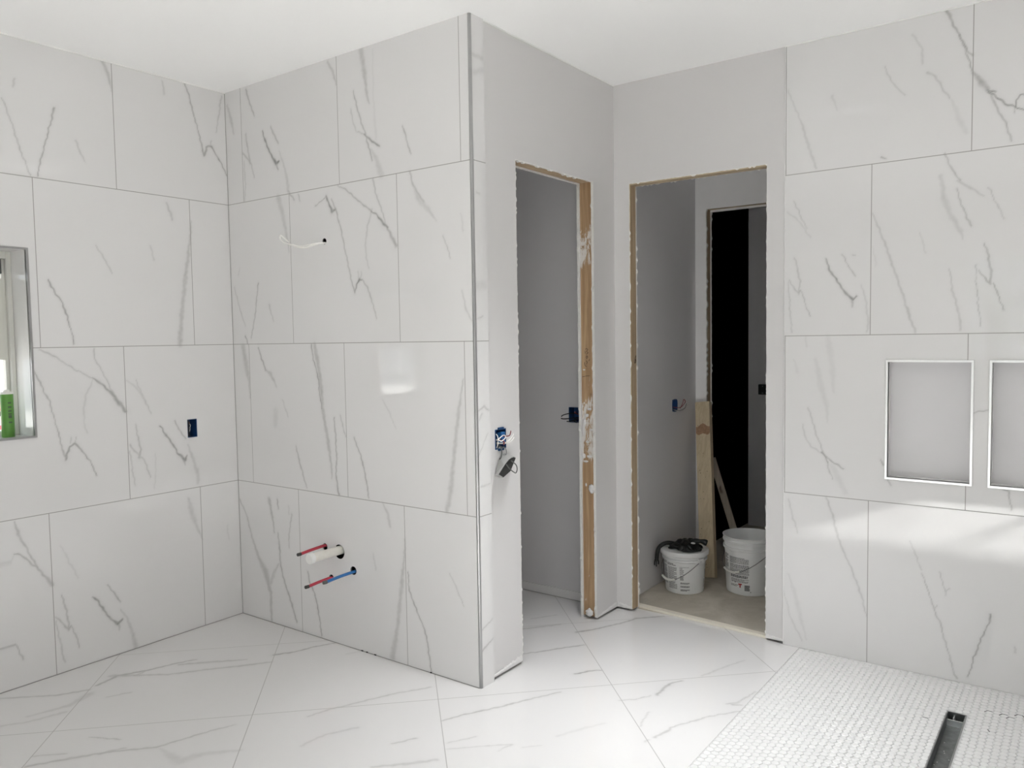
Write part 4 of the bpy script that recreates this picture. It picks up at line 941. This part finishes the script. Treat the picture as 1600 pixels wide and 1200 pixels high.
MB().tube([(XP+.003,.14,.940),(XP+.012,.15,.937),(XP+.010,.17,.938)], .0016, 6).build('wire', 'handle_wire', e2)

# grey spotlight-like cover hanging on its wires under that box
hg = thing('hanging_cover', 'small grey cover with dark inside hanging on two wires below the blue box', 'fixture', (XP+.03, .16, .82))
sh_b = [(0.145,0.900),(0.163,0.911),(0.181,0.912),(0.205,0.908),(0.232,0.896),(0.199,0.836),(0.148,0.818),(0.113,0.834)]
sh_f = [(0.118,0.878),(0.147,0.896),(0.165,0.901),(0.182,0.902),(0.195,0.896),(0.157,0.846),(0.105,0.826),(0.074,0.843)]
xb_, xf_ = XP+.004, XB+.043
MB().prism([(xb_, y, z) for y, z in sh_b], [(xf_, y, z) for y, z in sh_f]).build('shell', 'grey_shell', hg, bevel=.002)
cyy = sum(y for y, z in sh_f)/8; czz = sum(z for y, z in sh_f)/8
fi = [(cyy+(y-cyy)*.93, czz+(z-czz)*.93) for y, z in sh_f]
MB().prism([(xf_-.001, y, z) for y, z in fi], [(xf_+.0012, y, z) for y, z in fi]).build('dark_face', 'dark_face', hg)
MB().tube([(xf_+.001,.128,.878),(xf_+.012,.125,.868),(xf_+.024,.120,.862),(xf_+.027,.140,.848),(xf_+.027,.156,.842),(xf_+.024,.169,.855),(xf_+.02,.166,.873),(xf_+.001,.160,.888)], .0022, 7).build('cord_loop', 'grey_plug', hg)
MB().tube([(XP-.01,.145,.947),(XP+.022,.131,.945),(XP+.030,.128,.926),(XP+.026,.128,.905),(XP+.016,.132,.895)], .0026, 7).build('lead', 'grey_plug', hg)
MB().tube([(XP-.01,.16,.945),(XP+.022,.155,.942),(XP+.028,.160,.93),(XP+.024,.166,.913),(XP+.018,.168,.905)], .0015, 7).build('lead', 'handle_wire', hg)

e3 = thing('electrical_box', 'dark blue electrical box on the closet wall seen through the left doorway', 'electrical box', (1.31, 1.11, .935), 'blue electrical boxes')
open_box(e3, 'box', 'blue_box', CB[0]+.001, CB[1]-.001, 1.106, 1.158, CB[2]+.001, CB[3]-.001, '-y')
for k, pts in enumerate([[(1.30,1.15,.98),(1.292,1.09,.985),(1.27,1.06,.978),(1.262,1.055,.97)], [(1.31,1.15,.96),(1.30,1.09,.96),(1.275,1.06,.958),(1.262,1.05,.962)], [(1.30,1.14,.95),(1.30,1.08,.945),(1.285,1.07,.945)], [(1.32,1.15,.97),(1.32,1.09,.99),(1.335,1.08,.995)], [(1.33,1.15,.96),(1.325,1.08,.95),(1.34,1.08,.94)]]):
    MB().tube(pts, .0028 if k != 3 else .0022, 6).build('wire', 'red_wire' if k == 3 else 'black_wire', e3)

e4 = thing('electrical_box', 'small round-cornered blue box with curled wires on the dark hall wall', 'electrical box', (1.54, 1.82, .945), 'blue electrical boxes')
rb = MB(); cyb, czb = (HB[0]+HB[1])/2, (HB[2]+HB[3])/2
ringo = [(cyb+.034*math.copysign(abs(math.cos(a))**.6, math.cos(a)), czb+.037*math.copysign(abs(math.sin(a))**.6, math.sin(a))) for a in [2*math.pi*k/24 for k in range(24)]]
ringi = [(cyb+(y-cyb)*.9, czb+(z-czb)*.9) for y, z in ringo]
n = 24
rb.v += [(1.5375,y,z) for y,z in ringo]+[(1.543,y,z) for y,z in ringo]+[(1.543,y,z) for y,z in ringi]+[(1.50,y,z) for y,z in ringi]
for k in range(n):
    k2 = (k+1)%n
    for s_ in range(3): rb.f.append((s_*n+k, s_*n+k2, (s_+1)*n+k2, (s_+1)*n+k))
rb.f.append(tuple(3*n+k for k in range(n)))
rb.build('box', 'blue_box', e4)
for pts, mt_ in (([(1.51,1.83,.97),(1.56,1.84,.965),(1.575,1.87,.985),(1.575,1.885,1.0),(1.57,1.875,1.01),(1.57,1.862,.99),(1.56,1.85,.96)], 'red_wire'), ([(1.51,1.82,.96),(1.56,1.83,.95),(1.58,1.865,.96),(1.58,1.89,.985)], 'handle_wire'), ([(1.51,1.83,.96),(1.55,1.835,.947),(1.56,1.845,.953)], 'white_wire')):
    MB().tube(pts, .0022, 6).build('wire', mt_, e4)

e5 = thing('junction_box', 'black electrical box mounted on the far grey wall beyond both hall doorways', 'electrical box', (1.585, 3.19, .95))
MB().box(1.556, 1.622, 3.165, 3.2025, .952, 1.024).build('box', 'black_wire', e5, bevel=.004)
MB().lathe([(.003, -.003), (.003, .0)], (1.588, 3.165, 1.012), 10, 'y').build('screw', 'handle_wire', e5)
MB().lathe([(.003, -.003), (.003, .0)], (1.588, 3.165, .964), 10, 'y').build('screw', 'handle_wire', e5)

# plumbing stubs from the middle wall
def stub(name, mat, x, z, L, r, dz, dx, plug, label, cat, group=None):
    t_ = thing(name, label, cat, (x, -.001, z), group)
    p = [(x, .05, z-.001), (x, -.01, z+.001)]+[(x+dx*q, -L*q, z+.001+dz*q*q*1.4) for q in (.25, .5, .75, .93)]
    MB().tube(p, r, 16, cap=True).build('pipe', mat, t_, smooth=True)
    e = Vector((x+dx, -L, z+dz)); s_ = Vector(p[-1]); dd = (e-s_).normalized()
    MB().tube([s_-dd*.002, s_+dd*.017], r*1.12, 16, smooth=False).build('end_plug', plug, t_, smooth=True, bevel=.001)
    return t_
stub('supply_pipe', 'red_pipe', .646, .441, .150, .0068, -.006, .002, 'dark_plug', 'red plastic supply pipe poking out of the tiled wall above the white drain stub', 'pipe', 'red supply pipes')
stub('supply_pipe', 'red_pipe', .687, .299, .142, .0068, -.006, -.002, 'dark_plug', 'red plastic supply pipe poking out of the tiled wall below the white drain stub', 'pipe', 'red supply pipes')
stub('supply_pipe', 'blue_pipe', .836, .350, .165, .0068, -.006, -.004, 'grey_plug', 'blue plastic supply pipe poking out of the tiled wall', 'pipe')
dp = thing('drain_pipe', 'white capped plastic drain stub sticking out of the tiled wall between the coloured pipes', 'pipe', (.743, -.001, .432))
MB().tube([(.743, .05, .434), (.743, -.155, .434)], .0198, 32, smooth=False).build('pipe', 'pvc', dp, smooth=True)
MB().lathe([(.0208, -.172), (.0226, -.170), (.0230, -.168), (.0230, -.150), (.0200, -.149)], (.743, 0, .434), 32, 'y', cap1=False).build('end_cap', 'pvc_cap', dp, smooth=True)
# white cable from the small hole higher up
wc = thing('cable', 'thin white cable looping out of a small round hole high in the tiled wall', 'cable', (.704, -.001, 1.82))
pA = [(.706,.04,1.812),(.704,-.006,1.812),(.68,-.03,1.806),(.634,-.04,1.796),(.585,-.04,1.799),(.535,-.04,1.812),(.484,-.04,1.828),(.455,-.04,1.843),(.446,-.04,1.856),(.455,-.042,1.863),(.472,-.045,1.856),(.493,-.045,1.842),(.515,-.045,1.829)]
pB = [(.702,.04,1.815),(.700,-.006,1.814),(.676,-.034,1.809),(.632,-.046,1.802),(.585,-.046,1.803),(.540,-.046,1.815)]
MB().tube(pA, .0034, 8).build('strand', 'white_wire', wc, smooth=True); MB().tube(pB, .0028, 8).build('strand', 'white_wire', wc, smooth=True)

# caulk cartridge on the window sill
ct = thing('caulk_tube', 'green caulk cartridge with white cap standing on the left window sill', 'tube', (-.085, -1.003, WZ0))
MB().lathe([(.0235, 1.0085), (.0238, 1.012), (.0238, 1.180), (.0235, 1.183)], (-.085, -1.003, 0), 32).build('cartridge', 'green_tube', ct, smooth=True)
MB().lathe([(.0245, 1.183), (.0245, 1.192), (.012, 1.193), (.010, 1.200), (.007, 1.2005)], (-.085, -1.003, 0), 32).build('cap', 'tube_cap', ct, smooth=True)
lb = MB(); rl = .0241
for k, z in enumerate([1.145, 1.128, 1.112, 1.10, 1.086, 1.066]):
    a0_ = math.radians(-12); a1_ = math.radians(18)
    for q in range(3):
        x0_, x1_ = a0_+(a1_-a0_)*q/3, a0_+(a1_-a0_)*(q+.75)/3; h = .006 if k != 4 else .012
        lb.add([(-.085+rl*math.cos(x0_), -1.003+rl*math.sin(x0_), z), (-.085+rl*math.cos(x1_), -1.003+rl*math.sin(x1_), z), (-.085+rl*math.cos(x1_), -1.003+rl*math.sin(x1_), z+h), (-.085+rl*math.cos(x0_), -1.003+rl*math.sin(x0_), z+h)], [(0,1,2,3)])
lb.build('label_print', 'print_dark', ct)

# buckets in the hall
CAM = Vector((3.4728, -2.3705))
def bucket(label, c, rb_, rt, h, lid, prints, yaw_handle, grip_off, grp, ears, dropf=.46):
    t_ = thing('bucket', label, 'bucket', (c[0], c[1], 0), grp)
    cx, cy = c; tk = .0025
    R = lambda z: rb_+(rt-.012-rb_)*z/h
    prof = [(rb_-.006, .0005), (rb_-.001, .003), (R(.01), .01)]+[(R(z), z) for z in np.linspace(.02, h*.74, 5)]
    for zz in (h*.78, h*.90):     # moulded rings
        prof += [(R(zz), zz-.004), (R(zz)+.008, zz), (R(zz)+.009, zz+.010), (R(zz)+.002, zz+.014)]
    prof += [(R(h)+.004, h-.008), (rt-.004, h-.005), (rt-.003, h)]
    if not lid: prof += [(rt-.008, h), (R(h)-tk, h-.01), (rb_-tk-.003, .008), (0.001, .006)]
    MB().lathe(prof, (cx, cy, 0), 72, cap1=lid).build('body', 'bucket', t_, smooth=True)
    if lid:
        MB().lathe([(rt-.002, h-.022), (rt+.001, h-.020), (rt+.002, h-.004), (rt-.001, h+.003), (rt-.007, h+.004), (rt-.010, h-.003), (.001, h-.003)], (cx, cy, 0), 72, cap0=False, cap1=False).build('lid', 'bucket_lid', t_, smooth=True)
    fa = math.atan2(CAM.y-cy, CAM.x-cx)           # azimuth that faces the doorway
    P = lambda th, z, dr=.0004: (cx+(R(z)+dr)*math.cos(fa+th), cy+(R(z)+dr)*math.sin(fa+th), z)
    mats = {}
    for (t0, t1, z0, z1, mt_, blk) in prints:
        mb = mats.setdefault((mt_, blk), MB()); nseg = max(1, int(abs(t1-t0)/.08))
        for q in range(nseg):
            u0, u1 = t0+(t1-t0)*q/nseg, t0+(t1-t0)*(q+1)/nseg
            mb.add([P(u0, z0), P(u1, z0), P(u1, z1), P(u0, z1)], [(0,1,2,3)])
    for (mt_, blk), mb in mats.items(): mb.build('label_print', mt_, t_)
    # wire bail with a white grip, hanging forward
    ze = h*ears; a0_ = fa+yaw_handle
    E0 = Vector((cx+(R(ze)+.010)*math.cos(a0_+math.pi/2), cy+(R(ze)+.010)*math.sin(a0_+math.pi/2), ze))
    E1 = Vector((cx+(R(ze)+.010)*math.cos(a0_-math.pi/2), cy+(R(ze)+.010)*math.sin(a0_-math.pi/2), ze))
    mid = Vector((cx, cy, ze)); fwd = Vector((math.cos(a0_), math.sin(a0_), 0)); sd = (E0-mid)
    pts = []
    drop = h*dropf
    for k in range(17):
        a = math.pi*k/16; s_ = math.sin(a)
        rad_x = (R(ze)+.012)
        pts.append(mid+sd*math.cos(a)+fwd*(rad_x*s_)+Vector((0,0,-drop*s_**1.3)))
    MB().tube(pts, .0019, 8, smooth=False).build('bail', 'handle_wire', t_, smooth=True)
    g0, g1 = pts[8-grip_off[0]], pts[8+grip_off[1]]
    MB().tube([pts[k]+fwd*.002 for k in range(8-grip_off[0], 8+grip_off[1]+1)], .0062, 12, smooth=False).build('grip', 'tube_cap', t_, smooth=True)
    for E in (E0, E1):
        d_ = (E-mid).normalized(); s_ = Vector((-d_.y, d_.x, 0))
        q0 = [E-d_*.012+s_*a-Vector((0,0,b)) for a, b in ((-.018,-.014),(.018,-.014),(.018,.014),(-.018,.014))]
        q1 = [p+d_*.013 for p in q0]
        MB().prism([tuple(p) for p in q0], [tuple(p) for p in q1]).build('ear', 'bucket_lid', t_, bevel=.002)
    return t_, P, fa
def text_rows(t0, t1, z0, z1, rows, seed, mat='print_grey', fill=.55, wmin=.03, wmax=.09):
    r = random.Random(seed); out = []; dz = (z1-z0)/rows
    for k in range(rows):
        z = z1-(k+1)*dz; t = t0; end = t1-(r.random()*.3*(t1-t0) if r.random() < .25 else 0)
        while t < end:
            w_ = r.uniform(wmin, wmax); e = min(t+w_, end); out.append((t, e, z+dz*(1-fill)/2, z+dz*(1+fill)/2, mat, seed)); t = e+.014
    return out
# angular label positions, measured from the direction of the doorway (positive = to the right in the photo)
def TH(px, c, r): return math.asin(max(-.97, min(.97, (px-c)/r)))
cL, rL = 1069.5, 33.0; zL = lambda py: (930-py)/67*.225
PL = []
def blockL(zx0, zx1, zy0, zy1, rows, seed, mat='print_grey', **k):
    a, b = TH(1020+zx0/8.89, cL, rL), TH(1020+zx1/8.89, cL, rL)
    return text_rows(min(a,b), max(a,b), zL(820+zy1/8.89), zL(820+zy0/8.89), rows, seed, mat, **k)
PL += blockL(205, 320, 538, 572, 2, 1, 'print_dark') + blockL(212, 330, 590, 770, 13, 2) + blockL(215, 332, 800, 905, 7, 3) + blockL(150, 198, 520, 560, 2, 4) + blockL(150, 195, 580, 690, 8, 5)
PL += blockL(160, 200, 700, 850, 9, 6) + blockL(372, 505, 575, 585, 1, 7) + blockL(372, 430, 590, 690, 7, 8) + blockL(375, 428, 700, 772, 7, 9, 'print_dark', wmin=.3, wmax=.4)
for a in ((800,825),(848,874),(898,926)): PL += blockL(380, 514, a[0], a[1], 3, a[0], 'print_dark', fill=.7)
PL += blockL(720, 742, 540, 620, 6, 12) + blockL(718, 740, 640, 760, 8, 13) + blockL(712, 735, 780, 900, 8, 14)
bL, PLf, faL = bucket('white lidded pail with a black rubber glove on top, by the dark hall wall', (1.700, 1.590), .101, .127, .225, True, PL, -.78, (2,2), 'white pails in the hall', .80)
cR, rR = 1177.0, 39.5; zR = lambda py: (930-py)/89*.305
PR = []
def blockR(zx0, zx1, zy0, zy1, rows, seed, mat='print_grey', **k):
    a, b = TH(1020+zx0/8.89, cR, rR), TH(1020+zx1/8.89, cR, rR)
    return text_rows(min(a,b), max(a,b), zR(820+zy1/8.89), zR(820+zy0/8.89), rows, seed, mat, **k)
PR += blockR(1120, 1388, 450, 540, 6, 21) + blockR(1122, 1392, 548, 600, 3, 22, 'print_dark') + blockR(1122, 1392, 602, 690, 6, 23) + blockR(1130, 1375, 698, 735, 2, 24, 'print_dark', fill=.7) + blockR(1135, 1385, 745, 800, 4, 25)
PR += blockR(1130, 1235, 830, 862, 2, 26) + blockR(1050, 1102, 430, 500, 4, 27) + blockR(1055, 1100, 515, 620, 7, 28) + blockR(1325, 1402, 825, 905, 9, 29, 'print_dark', wmin=.3, wmax=.4, fill=.75) + blockR(1410, 1422, 908, 928, 1, 30, 'print_dark')
PR += blockR(1145, 1165, 785, 806, 1, 33) + blockR(1180, 1200, 790, 812, 1, 34)
aa = lambda a: TH(1020+a/8.89, cR, rR)
PR += [(min(aa(1234),aa(1288)), max(aa(1234),aa(1288)), zR(820+830/8.89), zR(820+812/8.89), 'print_red', 99), (min(aa(1252),aa(1270)), max(aa(1252),aa(1270)), zR(820+868/8.89), zR(820+830/8.89), 'print_red', 99)]
bR, PRf, faR = bucket('taller open white bucket without a lid, beside the leaning studs', (1.993, 1.772), .120, .143, .305, False, PR, -.74, (2,2), 'white pails in the hall', .74, .34)

# black rubber glove slumped over the lid
gl = MB()
LX, LY, LZ = 1.700, 1.590, .226
vd = Vector((math.cos(faL), math.sin(faL), 0)); rt_ = Vector((-math.sin(faL), math.cos(faL), 0))   # towards camera ; to the right
rt_ = -rt_ if rt_.dot(Vector((.8055, .5924, 0))) < 0 else rt_
def G(a, b, c): return Vector((LX, LY, LZ))+rt_*a+vd*b+Vector((0,0,c))
bm = bmesh.new(); bmesh.ops.create_icosphere(bm, subdivisions=4, radius=1)
for v in bm.verts:
    x, y, z = v.co; k = 1+.10*math.sin(x*7+y*4)+.09*math.sin(y*11-x*5)+.06*math.sin(x*17+z*9)
    hgt = .040*(1-.35*abs(x-.1))+.012*math.sin(x*9+2)*math.sin(y*7)
    v.co = G(x*.082*k+.006, y*.078*k, max(z, -.12)*hgt+.008)-Vector((LX, LY, LZ))
me = bpy.data.meshes.new('palm'); bm.to_mesh(me); bm.free()
vv_ = [tuple(Vector(v.co)+Vector((LX,LY,LZ))) for v in me.vertices]; ff_ = [tuple(p.vertices) for p in me.polygons]
gt = thing('rubber_glove', 'crumpled black rubber glove lying on the lid of the shorter pail', 'glove', (LX, LY, LZ))
MB().add(vv_, ff_).build('palm', 'glove', gt, smooth=True)
MB().tube([G(.03,-.01,.028), G(.065,-.005,.040), G(.095,.0,.040), G(.118,.0,.032)], lambda t: .014+.003*math.sin(t*9), 14).build('cuff', 'glove', gt, smooth=True)
MB().tube([G(-.05,-.01,.018), G(-.085,.0,.026), G(-.115,.01,.020), G(-.138,.015,-.003), G(-.146,.018,-.035), G(-.148,.018,-.062)], lambda t: .012-.001*t, 12).build('strap', 'glove', gt, smooth=True)
for k, (a, l) in enumerate(((-.158, .095), (-.149, .103), (-.139, .090))):
    MB().tube([G(-.148+(a+.148)*.4, .018, -.055), G(a, .019, -.075), G(a-.001, .019, -l)], lambda t: .0048-.0012*t, 8).build('finger', 'glove', gt, smooth=True)
MB().tube([G(-.01,.085,.008), G(.03,.092,.008), G(.062,.088,.010), G(.085,.075,.010)], lambda t: .006-.002*t, 8).build('finger', 'glove', gt, smooth=True)
blob(gt, (G(.045, .045, .040)), (.012, .008, .004), 77, 'lining', 'bucket')

# lumber leaning in the hall
def board(label, A0, A1, w_dir, w_, t_, mat, extra=None, grp=None):
    o_ = thing('lumber_board', label, 'board', A0, grp)
    A0, A1, W = Vector(A0), Vector(A1), Vector(w_dir).normalized(); ax = (A1-A0).normalized(); T = ax.cross(W).normalized()
    q = [A0-W*w_/2-T*t_/2, A0+W*w_/2-T*t_/2, A0+W*w_/2+T*t_/2, A0-W*w_/2+T*t_/2]
    L = (A1-A0)
    b_ = MB().prism([tuple(v) for v in q], [tuple(v+L) for v in q]).build('plank', mat, o_, bevel=.002)
    if extra: extra(o_, A0, L, W, T, t_)
    return o_
def marks(o_, A0, L, W, T, t_):
    side = T if T.y < 0 else -T
    mb = MB(); r = random.Random(9); ln = L.length
    for k in range(16):
        c = A0+L*r.uniform(.05, .97)+W*r.uniform(-.034, .034)+side*(t_/2+.0004); a, b = r.uniform(.002,.004), r.uniform(.0015,.003)
        u = L.normalized(); MB().add([tuple(c+W*a), tuple(c+u*b), tuple(c-W*a), tuple(c-u*b)], [(0,1,2,3)]).build('knot', 'mark_ink', o_)
    mb = MB(); c = A0+L*.835+side*(t_/2+.0003); u = L.normalized()
    ring = [tuple(c+W*.0435*math.copysign(min(1, abs(1.25*math.cos(a))), math.cos(a))+u*(.030+.008*math.sin(a*5))*math.sin(a)) for a in [2*math.pi*k/28 for k in range(28)]]
    mb.add(ring, [tuple(range(28))]); mb.build('stain', 'stain', o_)
plain('render_grey', (0.22, 0.22, 0.21), .8, var=.3, nscale=3)
plain('stain', (0.34, 0.20, 0.12), .7, var=.5, nscale=70)
board('pale wooden stud leaning upright against the hall back wall behind the pails', (1.727, 1.858, .0005), (1.600, 2.088, .980), (.80, .0, 0.09), .089, .038, 'board_wood', marks, 'loose studs in the hall')
board('thin grey-brown stud leaning at a slant behind the open bucket', (1.765, 2.30, .0), (1.46+.12, 2.27, .62), (1, .15, .25), .040, .019, 'board_wood_grey', None, 'loose studs in the hall')

# ================================================================== OUTSIDE
MB().box(-25, 25, -25, YS-.3, -.9, -.8).box(-25, -.4, YS-.3, 20, -.9, -.8).box(5.2, 25, YS-.3, 20, -.9, -.8).build('ground', 'ground', kind='structure')
nb = thing('neighbour_house', 'white sided wall with red trim bands seen through the left window', 'house', (-7, -.2, -.8))
sd_ = MB()
for k in range(16): sd_.prism([(-7.2, -3, -.8+k*.3), (-6.98, -3, -.8+k*.3), (-7.0, -3, -.5+k*.3), (-7.2, -3, -.5+k*.3)], [(-7.2, 4, -.8+k*.3), (-6.98, 4, -.8+k*.3), (-7.0, 4, -.5+k*.3), (-7.2, 4, -.5+k*.3)])
sd_.build('siding', 'siding', nb)
MB().box(-6.98, -6.93, -3, 4, .62, .74).build('trim_band', 'red_trim', nb); MB().box(-6.98, -6.93, -3, 4, .36, .44).build('trim_band', 'red_trim', nb)
MB().box(-6.98, -6.94, -3, 4, .55, .60).build('trim_band', 'black', nb)
def tree(label, x, y, h, seed, n=1500, cr=1.1):
    t_ = thing('tree', label, 'tree', (x, y, -.8), 'trees outside the windows'); r = random.Random(seed)
    MB().tube([(x,y,-.8),(x+.05,y,0),(x-.03,y+.05,h*.6)], lambda t: .09-.05*t, 8).build('trunk', 'bark', t_)
    mb = MB()
    for k in range(n):
        u = Vector((r.gauss(0,1), r.gauss(0,1), r.gauss(0,1))).normalized()*cr*r.random()**.4
        c = Vector((x, y, h*.55))+Vector((u.x, u.y, u.z*h*.42)); s = r.uniform(.05,.11)
        a = Vector((r.gauss(0,1), r.gauss(0,1), r.gauss(0,1))).normalized(); b = a.orthogonal().normalized()
        mb.add([tuple(c-a*s), tuple(c+b*s*.5), tuple(c+a*s), tuple(c-b*s*.5)], [(0,1,2,3)])
    mb.build('foliage', 'leaf', t_)
tree('leafy green tree outside, nearest the left window', -4.4, -5.2, 5.2, 1, 900, 1.25)
tree('leafy green tree outside, beyond the window behind the camera', 2.3, -8.0, 3.2, 2, 600)
tree('tall leafy tree outside, right of the one behind the camera', 4.6, -8.6, 3.4, 3, 600)
gw = tag(MB().box(-6, 14, -11.2, -11.0, -.8, 1.0).build('sky_blocker', 'render_grey'), 'long low grey wall added far behind the camera to block low sky', 'wall')  # unseen blocker, added to keep bright low sky out of the tile reflections
